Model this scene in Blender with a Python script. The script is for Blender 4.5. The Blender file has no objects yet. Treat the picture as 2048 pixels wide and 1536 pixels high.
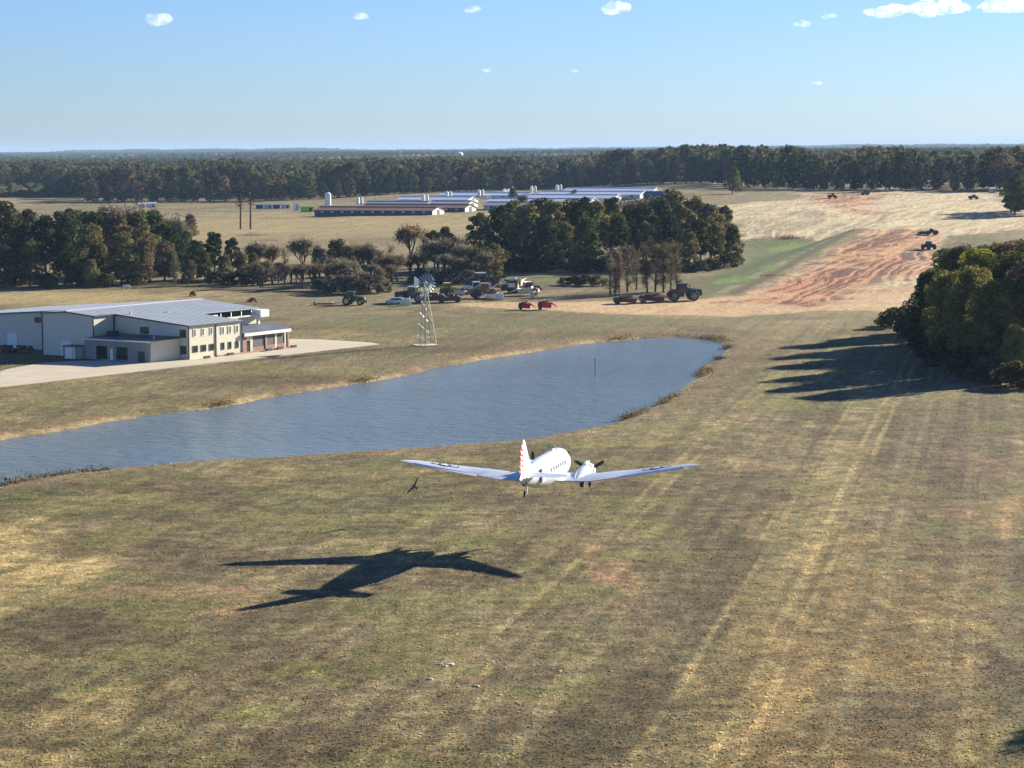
import bpy, bmesh, math, random
import numpy as np
from mathutils import Vector, Matrix
rnd = random.Random(7)
NR = np.random.RandomState(11)
SC = bpy.context.scene
COL = SC.collection
# ------------------------------------------------------------------ camera
F, HC, Y0, ROLL = 4560.0, 37.13, 298.0, 0.006
th = math.atan((768 - Y0) / F)
FW = Vector((0, math.cos(th), -math.sin(th)))
R0 = Vector((1, 0, 0)); U0 = R0.cross(FW)
CR = R0 * math.cos(ROLL) - U0 * math.sin(ROLL)
CU = R0 * math.sin(ROLL) + U0 * math.cos(ROLL)
camd = bpy.data.cameras.new('camera'); cam = bpy.data.objects.new('camera', camd); COL.objects.link(cam)
camd.sensor_width = 36; camd.lens = 36 * F / 2048; camd.clip_start = 1; camd.clip_end = 90000
cam.matrix_world = Matrix(((CR.x, CU.x, -FW.x, 0), (CR.y, CU.y, -FW.y, 0), (CR.z, CU.z, -FW.z, HC), (0, 0, 0, 1)))
SC.camera = cam
# ------------------------------------------------------------------ light
SUN_AZ, SUN_EL = math.radians(47), math.radians(18.6)
w = bpy.data.worlds.new("World"); SC.world = w; w.use_nodes = True
nt = w.node_tree; bg = nt.nodes['Background']
sky = nt.nodes.new('ShaderNodeTexSky'); sky.sky_type = 'NISHITA'; sky.sun_disc = False
sky.sun_elevation = SUN_EL; sky.sun_rotation = SUN_AZ; sky.altitude = 100
sky.air_density = 1.0; sky.dust_density = 0.15; sky.ozone_density = 4.0
tint = nt.nodes.new('ShaderNodeVectorMath'); tint.operation = 'MULTIPLY'; tint.inputs[1].default_value = (.58, .73, 1.1)
nt.links.new(sky.outputs[0], tint.inputs[0]); nt.links.new(tint.outputs[0], bg.inputs[0]); bg.inputs[1].default_value = 0.05
sl = bpy.data.lights.new('sun', 'SUN'); sl.energy = 5.0; sl.angle = math.radians(0.5); sl.color = (1, 0.92, 0.74)
so = bpy.data.objects.new('sun', sl); COL.objects.link(so)
SD = Vector((math.sin(SUN_AZ) * math.cos(SUN_EL), math.cos(SUN_AZ) * math.cos(SUN_EL), math.sin(SUN_EL)))
so.rotation_euler = SD.to_track_quat('Z', 'Y').to_euler(); so.location = (100, 100, 300)
SC.view_settings.view_transform = 'Standard'; SC.view_settings.look = 'None'
SC.view_settings.exposure = 1.52; SC.view_settings.gamma = 1
SC.cycles.max_bounces = 6; SC.cycles.transparent_max_bounces = 24; SC.cycles.volume_bounces = 2
# ------------------------------------------------------------------ noise
TAB = NR.rand(512, 512)
def vnoise(x, y, seed=0):
    x = np.asarray(x, float) + seed * 37.7; y = np.asarray(y, float) + seed * 91.3
    xi = np.floor(x).astype(np.int64); yi = np.floor(y).astype(np.int64)
    fx = x - xi; fy = y - yi; fx = fx * fx * (3 - 2 * fx); fy = fy * fy * (3 - 2 * fy)
    a = TAB[xi & 511, yi & 511]; b = TAB[(xi + 1) & 511, yi & 511]
    c = TAB[xi & 511, (yi + 1) & 511]; d = TAB[(xi + 1) & 511, (yi + 1) & 511]
    return (a * (1 - fx) + b * fx) * (1 - fy) + (c * (1 - fx) + d * fx) * fy
def fbm(x, y, s, octv=4, seed=0):
    v = 0; a = 1; t = 0; k = 1.0 / s
    for i in range(octv):
        v = v + a * vnoise(x * k, y * k, seed + i * 3); t += a; a *= 0.55; k *= 2.03
    return v / t
def sst(a, b, x):
    t = np.clip((x - a) / (b - a), 0, 1); return t * t * (3 - 2 * t)
# ------------------------------------------------------------------ terrain
def terr0(x, y):
    x = np.asarray(x, float); y = np.asarray(y, float)
    t = x / np.maximum(y, 1)
    Hh = np.interp(y, [0, 575, 640, 850, 1000, 1300, 1600, 20000], [0, 0, 1.2, 7, 8.6, 12.3, 12.5, 12])
    s = (x - 43.7) * .959 - (y - 560) * .284
    m = np.maximum(sst(-24, 2, s), sst(820, 1000, y) * sst(0.0, .09, t))
    gl = np.interp(y, [0, 850, 1500, 20000], [0, 0, 1, 1]) * (3 + 4 * sst(-.12, 0, t))
    z = Hh * m + (1 - m) * gl
    und = (fbm(x, y, 60, 3, 5) - .5) * 1.0 + (fbm(x, y, 14, 2, 9) - .5) * .25
    z = z + und * sst(480, 700, y) * .8 + und * .12
    return z
def ray(px, py):
    return FW * F + CR * (px - 1024) - CU * (py - 768)
def at(px, py, fn=None):
    fn = fn or terr0
    d = ray(px, py); d = d / d.y
    ys = np.linspace(100, 2600, 2501); z = HC + d.z * ys - fn(d.x * ys, ys)
    k = np.argmax(z < 0)
    if z[k] >= 0: return Vector((d.x * 2600, 2600, float(fn(d.x * 2600, 2600))))
    if k == 0: Y = 100.
    else: Y = ys[k - 1] + z[k - 1] / (z[k - 1] - z[k])
    return Vector((d.x * Y, Y, HC + d.z * Y))
def poly(pts): return np.array([at(px, py)[:2] for px, py in pts])
def sdf(P, x, y):
    d = np.full(x.shape, 1e18); ins = np.zeros(x.shape, bool); n = len(P)
    for i in range(n):
        ax, ay = P[i]; bx, by = P[(i + 1) % n]
        ex, ey = bx - ax, by - ay; wx, wy = x - ax, y - ay
        t = np.clip((wx * ex + wy * ey) / (ex * ex + ey * ey + 1e-9), 0, 1)
        d = np.minimum(d, (wx - ex * t) ** 2 + (wy - ey * t) ** 2)
        c = ((ay > y) != (by > y))
        with np.errstate(divide='ignore', invalid='ignore'):
            ins ^= c & (x < (bx - ax) * (y - ay) / (by - ay) + ax)
    return np.sqrt(d) * np.where(ins, -1, 1)
POND = poly([(-420, 1090), (-200, 1012), (0, 962), (60, 950), (150, 936), (250, 928), (400, 913), (560, 906), (700, 896), (800, 890), (900, 883), (1000, 875), (1080, 865),
    (1150, 852), (1235, 834), (1300, 812), (1335, 790), (1370, 772), (1394, 746), (1412, 728), (1440, 708), (1446, 694), (1458, 680), (1420, 671), (1350, 668), (1280, 669), (1200, 677),
    (1100, 692), (1000, 707), (900, 724), (800, 744), (720, 757), (600, 777), (500, 795), (400, 810), (300, 822), (200, 837), (100, 854), (0, 869), (-250, 912), (-420, 950)])
WZ = -0.75
def pond_s(x, y): return sdf(POND, x, y) + (fbm(x, y, 9, 3, 21) - .5) * 3.0
def terr(x, y):
    z = terr0(x, y); x = np.asarray(x, float); y = np.asarray(y, float)
    s = pond_s(x, y)
    prof = np.interp(s, [-40, -8, 0, 2.2, 9], [-3.0, -2.2, WZ, WZ + .55, 0])
    return np.where(s < 9, np.minimum(z, prof), z)
def Z(x, y): return float(terr(np.array([x]), np.array([y]))[0])
def on(px, py): p = at(px, py); p.z = Z(p.x, p.y); return p
# ------------------------------------------------------------------ materials
MATS = {}
def mat(name, col, rough=.7, metal=0, noise=0, nscale=3, bump=0, spec=.5, wav=None, col2=None):
    if name in MATS: return MATS[name]
    m = bpy.data.materials.new(name); m.use_nodes = True; n = m.node_tree; b = n.nodes['Principled BSDF']
    b.inputs['Base Color'].default_value = (*col, 1); b.inputs['Roughness'].default_value = rough
    b.inputs['Metallic'].default_value = metal; b.inputs['Specular IOR Level'].default_value = spec
    tc = n.nodes.new('ShaderNodeTexCoord')
    if noise:
        t = n.nodes.new('ShaderNodeTexNoise'); t.inputs['Scale'].default_value = nscale; t.inputs['Detail'].default_value = 6; t.inputs['Roughness'].default_value = .65
        n.links.new(tc.outputs['Object'], t.inputs['Vector'])
        r = n.nodes.new('ShaderNodeValToRGB'); c2 = col2 or tuple(c * (1 - noise) for c in col)
        r.color_ramp.elements[0].position = .35; r.color_ramp.elements[1].position = .65
        r.color_ramp.elements[0].color = (*c2, 1); r.color_ramp.elements[1].color = (*col, 1)
        n.links.new(t.outputs[0], r.inputs[0]); n.links.new(r.outputs[0], b.inputs['Base Color'])
        if bump:
            bp = n.nodes.new('ShaderNodeBump'); bp.inputs['Strength'].default_value = bump; bp.inputs['Distance'].default_value = .05
            n.links.new(t.outputs[0], bp.inputs['Height']); n.links.new(bp.outputs[0], b.inputs['Normal'])
    if wav:   # ribbed sheet metal: (axis, scale, distance)
        wv = n.nodes.new('ShaderNodeTexWave'); wv.bands_direction = wav[0]; wv.inputs['Scale'].default_value = wav[1]
        n.links.new(tc.outputs['Object'], wv.inputs['Vector'])
        bp = n.nodes.new('ShaderNodeBump'); bp.inputs['Strength'].default_value = .5; bp.inputs['Distance'].default_value = wav[2]
        n.links.new(wv.outputs[0], bp.inputs['Height']); n.links.new(bp.outputs[0], b.inputs['Normal'])
    MATS[name] = m; return m
def mk_ground():
    m = bpy.data.materials.new('ground'); m.use_nodes = True; n = m.node_tree; b = n.nodes['Principled BSDF']; L = n.links.new
    b.inputs['Roughness'].default_value = .95; b.inputs['Specular IOR Level'].default_value = .15
    a = n.nodes.new('ShaderNodeVertexColor'); a.layer_name = 'Col'
    tc = n.nodes.new('ShaderNodeTexCoord')
    def noise(sc, det, vec, rg=.6):
        t = n.nodes.new('ShaderNodeTexNoise'); t.inputs['Scale'].default_value = sc; t.inputs['Detail'].default_value = det; t.inputs['Roughness'].default_value = rg
        L(vec, t.inputs['Vector']); return t
    mp = n.nodes.new('ShaderNodeMapping'); mp.inputs['Rotation'].default_value = (0, 0, math.radians(12.3)); mp.inputs['Scale'].default_value = (1, .045, 1)
    L(tc.outputs['Object'], mp.inputs[0])
    t1 = noise(.7, 8, tc.outputs['Object'], .72); t2 = noise(1.6, 4, mp.outputs[0], .6); t3 = noise(2.6, 5, tc.outputs['Object'], .75)
    mr1 = n.nodes.new('ShaderNodeMapRange'); mr1.inputs[1].default_value = .28; mr1.inputs[2].default_value = .72; mr1.inputs[3].default_value = .4; mr1.inputs[4].default_value = 1.6; L(t1.outputs[0], mr1.inputs[0])
    mr2 = n.nodes.new('ShaderNodeMapRange'); mr2.inputs[1].default_value = .3; mr2.inputs[2].default_value = .7; mr2.inputs[3].default_value = .84; mr2.inputs[4].default_value = 1.16; L(t2.outputs[0], mr2.inputs[0])
    mr3 = n.nodes.new('ShaderNodeMapRange'); mr3.inputs[1].default_value = .3; mr3.inputs[2].default_value = .7; mr3.inputs[3].default_value = .35; mr3.inputs[4].default_value = 1.65; L(t3.outputs[0], mr3.inputs[0])
    m1 = n.nodes.new('ShaderNodeMath'); m1.operation = 'MULTIPLY'; L(mr1.outputs[0], m1.inputs[0]); L(mr2.outputs[0], m1.inputs[1])
    m2 = n.nodes.new('ShaderNodeMath'); m2.operation = 'MULTIPLY'; L(m1.outputs[0], m2.inputs[0]); L(mr3.outputs[0], m2.inputs[1])
    mx = n.nodes.new('ShaderNodeVectorMath'); mx.operation = 'SCALE'; L(a.outputs[0], mx.inputs[0]); L(m2.outputs[0], mx.inputs['Scale'])
    # hue wobble between dead and living blades
    t4 = noise(.9, 5, tc.outputs['Object'], .7)
    r = n.nodes.new('ShaderNodeValToRGB'); r.color_ramp.elements[0].position = .38; r.color_ramp.elements[1].position = .62
    r.color_ramp.elements[0].color = (1.12, .96, .86, 1); r.color_ramp.elements[1].color = (.9, 1.04, .95, 1); L(t4.outputs[0], r.inputs[0])
    mm = n.nodes.new('ShaderNodeVectorMath'); mm.operation = 'MULTIPLY'; L(mx.outputs[0], mm.inputs[0]); L(r.outputs[0], mm.inputs[1])
    L(mm.outputs[0], b.inputs['Base Color'])
    bp = n.nodes.new('ShaderNodeBump'); bp.inputs['Strength'].default_value = .7; bp.inputs['Distance'].default_value = .22; L(t3.outputs[0], bp.inputs['Height']); L(bp.outputs[0], b.inputs['Normal'])
    return m
GM = mk_ground()
# ------------------------------------------------------------------ object helpers
def tag(o, label=None, cat=None, group=None, kind=None):
    if label: o['label'] = label
    if cat: o['category'] = cat
    if group: o['group'] = group
    if kind: o['kind'] = kind
    return o
def empty(name, loc=(0, 0, 0), rz=0, label=None, cat=None, group=None):
    o = bpy.data.objects.new(name, None); COL.objects.link(o); o.location = loc; o.rotation_euler = (0, 0, rz); o.empty_display_size = .2
    return tag(o, label, cat, group)
def kids(o): return [c for c in o.children]
def copy_tree(o, parent=None):
    c = o.copy(); COL.objects.link(c); c.parent = parent
    for ch in kids(o): copy_tree(ch, c)
    return c
def grid_mesh(name, X, Y, ZZ, colr=None, keep=None, m=None):
    nr, nc = X.shape; idx = np.arange(nr * nc).reshape(nr, nc)
    q = np.stack([idx[:-1, :-1], idx[:-1, 1:], idx[1:, 1:], idx[1:, :-1]], -1).reshape(-1, 4)
    if keep is not None: q = q[keep.reshape(-1)]
    used = np.zeros(nr * nc, bool); used[q.reshape(-1)] = True; remap = np.cumsum(used) - 1
    co = np.stack([X, Y, ZZ], -1).reshape(-1, 3)[used]; q = remap[q]
    return raw_mesh(name, co, q, None if colr is None else colr.reshape(-1, 3)[used], m, smooth=True)
def raw_mesh(name, co, q, col=None, m=None, parent=None, smooth=False):
    me = bpy.data.meshes.new(name); me.vertices.add(len(co)); me.vertices.foreach_set('co', np.asarray(co, np.float32).reshape(-1))
    k = q.shape[1]; me.loops.add(q.size); me.loops.foreach_set('vertex_index', q.astype(np.int32).reshape(-1))
    me.polygons.add(len(q)); me.polygons.foreach_set('loop_start', np.arange(len(q), dtype=np.int32) * k)
    if smooth: me.polygons.foreach_set('use_smooth', np.ones(len(q), bool))
    me.update(calc_edges=True)
    if col is not None:
        a = me.color_attributes.new('Col', 'FLOAT_COLOR', 'POINT'); c4 = np.ones((len(co), 4), np.float32); c4[:, :3] = col; a.data.foreach_set('color', c4.reshape(-1))
    if m: me.materials.append(m)
    o = bpy.data.objects.new(name, me); COL.objects.link(o); o.parent = parent
    return o
class MB:
    def __init__(s): s.v = []; s.f = []
    def add(s, vs, fs):
        k = len(s.v); s.v += [tuple(v) for v in vs]; s.f += [tuple(i + k for i in f) for f in fs]; return s
    def box(s, c, d, rz=0, taper=1, ry=0):
        x, y, z = (k / 2 for k in d); o = []
        M = Matrix.Rotation(rz, 3, 'Z') @ Matrix.Rotation(ry, 3, 'Y')
        for zz, t in ((-z, 1), (z, taper)):
            for a, b in ((-x, -y), (x, -y), (x, y), (-x, y)):
                p = M @ Vector((a * t, b * t, zz)); o.append((p.x + c[0], p.y + c[1], p.z + c[2]))
        return s.add(o, [(3, 2, 1, 0), (4, 5, 6, 7), (0, 1, 5, 4), (1, 2, 6, 5), (2, 3, 7, 6), (3, 0, 4, 7)])
    def cyl(s, p0, p1, r0, r1=None, n=10, cap=True):
        r1 = r0 if r1 is None else r1; p0 = Vector(p0); p1 = Vector(p1); ax = (p1 - p0).normalized()
        u = ax.cross(Vector((0, 0, 1)));  u = u.normalized() if u.length > 1e-4 else Vector((1, 0, 0)); w_ = ax.cross(u)
        vs = [p + (u * math.cos(2 * math.pi * i / n) + w_ * math.sin(2 * math.pi * i / n)) * r for p, r in ((p0, r0), (p1, r1)) for i in range(n)]
        fs = [(i, i + n, (i + 1) % n + n, (i + 1) % n) for i in range(n)]
        if cap: fs += [tuple(range(n)), tuple(reversed(range(n, 2 * n)))]
        return s.add(vs, fs)
    def prism(s, prof, y0, y1, axis='y'):   # profile (a,b) extruded along an axis
        n = len(prof); mk = {'y': lambda a, b, t: (a, t, b), 'x': lambda a, b, t: (t, a, b), 'z': lambda a, b, t: (a, b, t)}[axis]
        vs = [mk(a, b, y0) for a, b in prof] + [mk(a, b, y1) for a, b in prof]
        return s.add(vs, [tuple(range(n)), tuple(reversed(range(n, 2 * n)))] + [(i, (i + 1) % n, (i + 1) % n + n, i + n) for i in range(n)])
    def loft(s, rings, close=True):
        n = len(rings[0]); k = len(s.v); s.v += [tuple(p) for r in rings for p in r]
        for j in range(len(rings) - 1):
            for i in range(n): s.f.append((k + j * n + i, k + j * n + (i + 1) % n, k + (j + 1) * n + (i + 1) % n, k + (j + 1) * n + i))
        if close: s.f.append(tuple(k + i for i in reversed(range(n)))); s.f.append(tuple(k + (len(rings) - 1) * n + i for i in range(n)))
        return s
    def build(s, name, m, parent=None, smooth=False, bevel=0):
        me = bpy.data.meshes.new(name); me.from_pydata(s.v, [], s.f)
        bm = bmesh.new(); bm.from_mesh(me); bmesh.ops.recalc_face_normals(bm, faces=bm.faces)
        if bevel: bmesh.ops.bevel(bm, geom=bm.edges[:], offset=bevel, segments=2, affect='EDGES', clamp_overlap=True)
        bm.to_mesh(me); bm.free()
        if smooth:
            me.polygons.foreach_set('use_smooth', [True] * len(me.polygons))
            try: me.set_sharp_from_angle(angle=math.radians(40))
            except Exception: pass
        if m: me.materials.append(m)
        o = bpy.data.objects.new(name, me); COL.objects.link(o); o.parent = parent
        return o
# ------------------------------------------------------------------ ground sheet
OLIVE = (.195, .150, .078); GREEN = (.14, .135, .048); BROWN = (.105, .076, .036); STRAW = (.42, .31, .13); PINK = (.36, .20, .115)
PALE = (.50, .39, .25); ORANGE = (.42, .235, .13); RED = (.2, .09, .05); MAUVE = (.115, .085, .048); GOLD = (.26, .175, .065); LGREEN = (.2, .2, .05); VGREEN = (.095, .12, .035); TAN = (.24, .19, .095)
DIRT = poly([(900, 606), (1060, 603), (1200, 602), (1380, 598), (1480, 590), (1560, 550), (1650, 505), (1700, 478), (1740, 458), (1600, 474), (1480, 478), (1470, 455), (1440, 430), (1400, 418), (1500, 404), (1590, 400), (1605, 386), (1750, 382),
    (1992, 386), (2020, 412), (2200, 425), (2200, 450), (2000, 462), (1892, 474), (1885, 500), (1900, 560), (1870, 640), (1790, 632), (1740, 622), (1640, 622), (1480, 634), (1200, 628), (1060, 620), (900, 612)])
REDZ = poly([(1400, 606), (1480, 594), (1560, 554), (1650, 508), (1715, 464), (1780, 458), (1880, 462), (1880, 505), (1860, 545), (1740, 580), (1650, 618), (1560, 610)])
RED2 = poly([(1610, 392), (1640, 386), (1720, 386), (1800, 388), (1770, 396), (1730, 408), (1760, 430), (1700, 428), (1640, 412)])
GSLOPE = poly([(1385, 598), (1400, 560), (1470, 535), (1490, 482), (1600, 477), (1700, 474), (1640, 508), (1560, 548), (1490, 584)])
BLOBS = [  # px, py, rx, ry, colour, strength
 (100, 1140, 130, 70, STRAW, 1.0), (-60, 1150, 130, 130, STRAW, 1), (170, 1440, 110, 70, STRAW, .6), (60, 1520, 160, 50, STRAW, .5), (230, 1385, 60, 30, STRAW, .5),
 (220, 1085, 150, 30, BROWN, .7), (420, 1130, 190, 40, BROWN, .5), (330, 1240, 260, 60, BROWN, .6), (480, 1330, 300, 70, BROWN, .5), (100, 1290, 200, 60, BROWN, .4), (640, 1480, 300, 60, BROWN, .35),
 (330, 1185, 180, 14, PINK, .6), (480, 1200, 60, 30, PINK, .4), (150, 950, 160, 16, TAN, .8), (330, 940, 200, 16, TAN, .6), (60, 985, 120, 16, VGREEN, .6),
 (720, 990, 260, 50, GREEN, .5), (560, 1050, 200, 40, GREEN, .35), (600, 1338, 60, 14, LGREEN, .8), (500, 1425, 90, 22, LGREEN, .7), (640, 1345, 160, 16, LGREEN, .3), (830, 1040, 60, 26, LGREEN, .6),
 (1250, 860, 200, 26, TAN, .4), (1000, 900, 120, 20, BROWN, .3), (1130, 1010, 160, 70, BROWN, .6), (1400, 1020, 130, 60, BROWN, .6), (1450, 1100, 110, 80, BROWN, .75), (1310, 1380, 70, 50, BROWN, .8), (1400, 1230, 60, 70, BROWN, .5),
 (1190, 1080, 160, 40, OLIVE, .6), (1330, 1070, 60, 18, LGREEN, .6), (1240, 1150, 60, 40, PINK, .6), (1190, 1110, 30, 50, PINK, .4), (1270, 1220, 40, 60, PINK, .35), (960, 1400, 200, 120, OLIVE, .5), (1030, 1520, 160, 30, LGREEN, .5),
 (1640, 940, 100, 150, TAN, .45), (1600, 800, 140, 60, GREEN, .45), (1500, 760, 120, 60, GREEN, .3), (1700, 700, 120, 50, GREEN, .4), (1620, 1060, 60, 40, LGREEN, .5),
 (1700, 1250, 180, 160, GOLD, .8), (1560, 1440, 170, 140, GOLD, .75), (1860, 1230, 130, 80, GOLD, .8), (1900, 1400, 80, 150, GOLD, .55), (1800, 1160, 80, 20, STRAW, .4), (1830, 1240, 80, 30, STRAW, .5),
 (1900, 900, 160, 90, MAUVE, .8), (1880, 1080, 130, 90, MAUVE, .8), (2020, 1130, 90, 120, MAUVE, .9), (2040, 1400, 90, 200, MAUVE, .9), (1980, 760, 220, 30, MAUVE, .4), (1950, 830, 160, 30, MAUVE, .8),
 (1990, 1045, 95, 40, PINK, 1), (1955, 925, 60, 40, PINK, .7), (2040, 1015, 80, 30, PINK, 1), (1700, 740, 40, 200, TAN, .3),
 (300, 770, 400, 18, GREEN, .5), (700, 700, 300, 22, GREEN, .5), (120, 820, 260, 18, GREEN, .5), (560, 760, 260, 16, BROWN, .8), (950, 700, 240, 14, BROWN, .8), (330, 800, 220, 12, BROWN, .6), (1180, 670, 250, 10, BROWN, .6), (80, 856, 200, 10, BROWN, .8),
 (800, 655, 400, 18, GREEN, .5), (1250, 645, 300, 14, GREEN, .7), (1000, 640, 300, 8, GREEN, .7), (1560, 650, 160, 14, TAN, .4), (700, 640, 160, 12, GREEN, .5), (1420, 660, 90, 12, MAUVE, .7),
 (150, 595, 330, 14, STRAW, .7), (600, 610, 200, 14, TAN, .5), (700, 600, 200, 10, OLIVE, .5), (950, 565, 200, 8, VGREEN, .7), (1080, 556, 260, 5, VGREEN, .8), (1100, 574, 160, 6, MAUVE, .8), (1430, 565, 80, 10, MAUVE, .7), (1480, 550, 40, 6, BROWN, .5),
 (700, 450, 500, 50, STRAW, .55), (620, 490, 260, 30, OLIVE, .5), (800, 480, 200, 8, BROWN, .35), (560, 520, 200, 10, STRAW, .3), (1400, 398, 160, 10, OLIVE, .8), (1550, 390, 100, 8, OLIVE, .6), (1170, 422, 200, 7, TAN, .5), (1250, 432, 60, 8, PINK, .6),
 (60, 400, 120, 14, STRAW, .5), (1960, 478, 60, 8, VGREEN, .8), (1930, 500, 120, 20, MAUVE, .5),
]
def lerp3(c, k, t): return c * (1 - t[..., None]) + np.array(k) * t[..., None]
def streak(x, y, az, s_along, s_across, seed, octv=3):
    a = math.radians(az); u = x * math.sin(a) + y * math.cos(a); v = x * math.cos(a) - y * math.sin(a)
    return fbm(v / s_across, u / s_along, 1, octv, seed)
def ground_color(x, y, z):
    n1 = fbm(x, y, 26, 5, 31); n2 = fbm(x, y, 17, 5, 41); n3 = fbm(x, y, 8, 4, 51); n4 = fbm(x, y, 60, 4, 61)
    st = streak(x, y, 12.3, 60, 1.3, 71); st2 = streak(x, y, 12.3, 300, 6, 77)
    c = np.ones(x.shape + (3,)) * np.array(OLIVE)
    c = lerp3(c, BROWN, sst(.46, .6, n1) * .75); c = lerp3(c, GREEN, sst(.5, .65, n2) * .55); c = lerp3(c, STRAW, sst(.52, .72, n3) * .35); c = lerp3(c, TAN, sst(.5, .6, n4) * .3)
    warp = (fbm(x, y, 12, 4, 81) - .5) * 1.5 + (fbm(x, y, 3.5, 3, 83) - .5) * .7
    for (px, py, rx, ry, k, s) in BLOBS:
        q = at(px, py); d = q.y; RX = rx * d / F; q2 = at(px, py + ry) if py + ry < 1700 else q; RY = max(abs(d - q2.y), ry * d * d / (F * HC) * .8)
        e = np.sqrt(((x - q.x) / RX) ** 2 + ((y - d) / RY) ** 2) + warp * .8
        c = lerp3(c, k, (1 - sst(.45, 1.25, e)) * s)
    az_ = math.radians(12.3); vv = x * math.cos(az_) - y * math.sin(az_); uu = x * math.sin(az_) + y * math.cos(az_); vv = vv + (fbm(uu, vv * 0, 40, 2, 73) - .5) * 1.2
    wd_ = (1 - .55 * sst(300, 420, y)) * (1 - sst(470, 540, y)) * sst(-70, -50, vv)     # the mown strip and its wheel tracks
    br = .15 + .85 * sst(.38, .58, fbm(x, y, 14, 4, 75))
    def lane(v0, hw, soft=.6): return 1 - sst(hw, hw + soft, np.abs(vv - v0))
    c = lerp3(c, GOLD, (1 - sst(8.5, 11, np.abs(vv + 10.5))) * (1 - sst(190, 270, y)) * sst(.3, .52, fbm(x, y, 10, 5, 76)) * .85); c = lerp3(c, (.27, .215, .095), lane(-19.0, 2.0, 1.2) * wd_ * br * .65); c = lerp3(c, BROWN, lane(-25.5, 1.6, 1.5) * wd_ * br * .25); c = lerp3(c, TAN, lane(-33, 3.0, 2) * wd_ * br * .3)
    c = lerp3(c, BROWN, lane(-13.5, 2.2, 1.5) * wd_ * br * .3); c = lerp3(c, MAUVE, lane(-6, 4, 2) * wd_ * br * .5)
    for v0, hw, k_, s_ in ((-17.2, .22, STRAW, .7), (-15.4, .22, STRAW, .6), (-21.8, .2, STRAW, .5), (-23.4, .25, BROWN, .6), (-12.2, .25, TAN, .6), (-10.4, .25, TAN, .5), (-29.5, .25, TAN, .5), (-31.2, .2, BROWN, .5), (-36.2, .2, STRAW, .4), (-38, .2, STRAW, .4), (-40.5, .2, BROWN, .4), (-4, .25, TAN, .4), (-2.2, .25, TAN, .4)):
        c = lerp3(c, k_, lane(v0, hw, .25) * wd_ * s_ * (.4 + .6 * sst(.35, .55, fbm(uu, vv, 9, 3, int(-v0) + 200))))
    fine = fbm(x, y, 1.5, 4, 78); mid = fbm(x, y, 5, 4, 79); c = lerp3(c, BROWN, sst(.52, .62, mid) * .28 * (1 - sst(300, 400, y))); c = c * (1 + (sst(.3, .7, fine) - .5) * (.55 - .5 * sst(280, 480, y)))[..., None]
    stm = (sst(.38, .62, st) - .5) * (.18 + .12 * wd_) + (sst(.38, .62, st2) - .5) * .06
    c = c * (1 + stm)[..., None]
    c = lerp3(c, LGREEN, sst(.56, .66, fbm(x, y, 10, 4, 91)) * .35 * (y < 420))
    c = lerp3(c, (0, 0, 0), np.zeros(x.shape)) * .85 + c.mean(-1, keepdims=True) * .15 * np.array((1.12, 1, .8))
    # shore: bare bank and pale rim
    s = pond_s(x, y)
    bank = (1 - sst(2, 10, s)) ; c = lerp3(c, (.21, .145, .085), bank * .75 * sst(.3, .5, fbm(x, y, 12, 3, 15)))
    rim = (1 - sst(.5, 2.2, np.abs(s - .3))); c = lerp3(c, (.42, .31, .18), rim * .7 * sst(.35, .5, fbm(x, y, 20, 3, 16)))
    c = np.where((s < -.3)[..., None], np.array((.06, .05, .03)), c)
    # earthworks
    g = sdf(GSLOPE, x, y) + warp * 6; c = lerp3(c, (.10, .125, .04), 1 - sst(-6, 3, g)); c = lerp3(c, (.14, .20, .055), (1 - sst(-6, 3, g)) * sst(.5, .62, streak(x, y, 17, 60, 8, 17)))
    sd = sdf(DIRT, x, y) + warp * np.where(y > 650, 9, 3.5); dm = 1 - sst(-3.5, 1.5, sd)
    wz = x + 20 * (fbm(x, y, 60, 3, 18) - .5) + 1.6 * (fbm(x, y, 9, 3, 26) - .5); tr = streak(wz, y, 18, 80, 1.3, 19, 5); tr2 = streak(wz, y, 30, 70, 4.5, 20, 4); b1 = fbm(x, y, 22, 4, 22)
    dc = np.ones(x.shape + (3,)) * np.array((.40, .325, .215))
    dc = lerp3(dc, (.47, .38, .25), sst(.45, .6, tr2)); dc = lerp3(dc, (.24, .18, .115), sst(.46, .62, tr * .65 + .35 * fbm(x, y, 7, 4, 27)) * .8)
    road = (y < 600); dc = np.where(road[..., None], lerp3(dc, (.40, .25, .14), np.full(x.shape, .65)), dc)
    rz = 1 - sst(-7, 4, sdf(REDZ, x, y) + warp * 12); r2 = 1 - sst(-12, 8, sdf(RED2, x, y) + warp * 20); rz = np.maximum(rz, r2 * .95)
    rc = np.ones(x.shape + (3,)) * np.array((.40, .19, .10)); trb = tr * .85 + .15 * fbm(x, y, 4, 5, 24) ; rc = lerp3(rc, (.105, .042, .027), sst(.44, .535, trb)); rc = lerp3(rc, (.44, .25, .13), sst(.5, .68, tr2 * .7 + .3 * fbm(x, y, 6, 4, 25)) * .9); rc = lerp3(rc, (.45, .31, .21), sst(.6, .7, b1) * .6)
    dc = lerp3(dc, rc, rz) if False else dc * (1 - rz[..., None]) + rc * rz[..., None]
    c = c * (1 - dm[..., None]) + dc * dm[..., None]
    se = (x - 43.7) * .959 - (y - 560) * .284 - np.interp(y, [577, 850], [8, 0]); ed = (1 - sst(.8, 2.2, np.abs(se + 1.5))) * (y > 577) * (y < 850)  # ed: shade of the bank's shadow side, painted as a dark line
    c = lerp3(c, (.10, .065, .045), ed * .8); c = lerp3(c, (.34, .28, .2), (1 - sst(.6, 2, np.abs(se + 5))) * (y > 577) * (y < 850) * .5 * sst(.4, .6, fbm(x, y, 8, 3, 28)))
    far = sst(1700, 2300, y); c = lerp3(c, (.06, .065, .035), far * .85)
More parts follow.
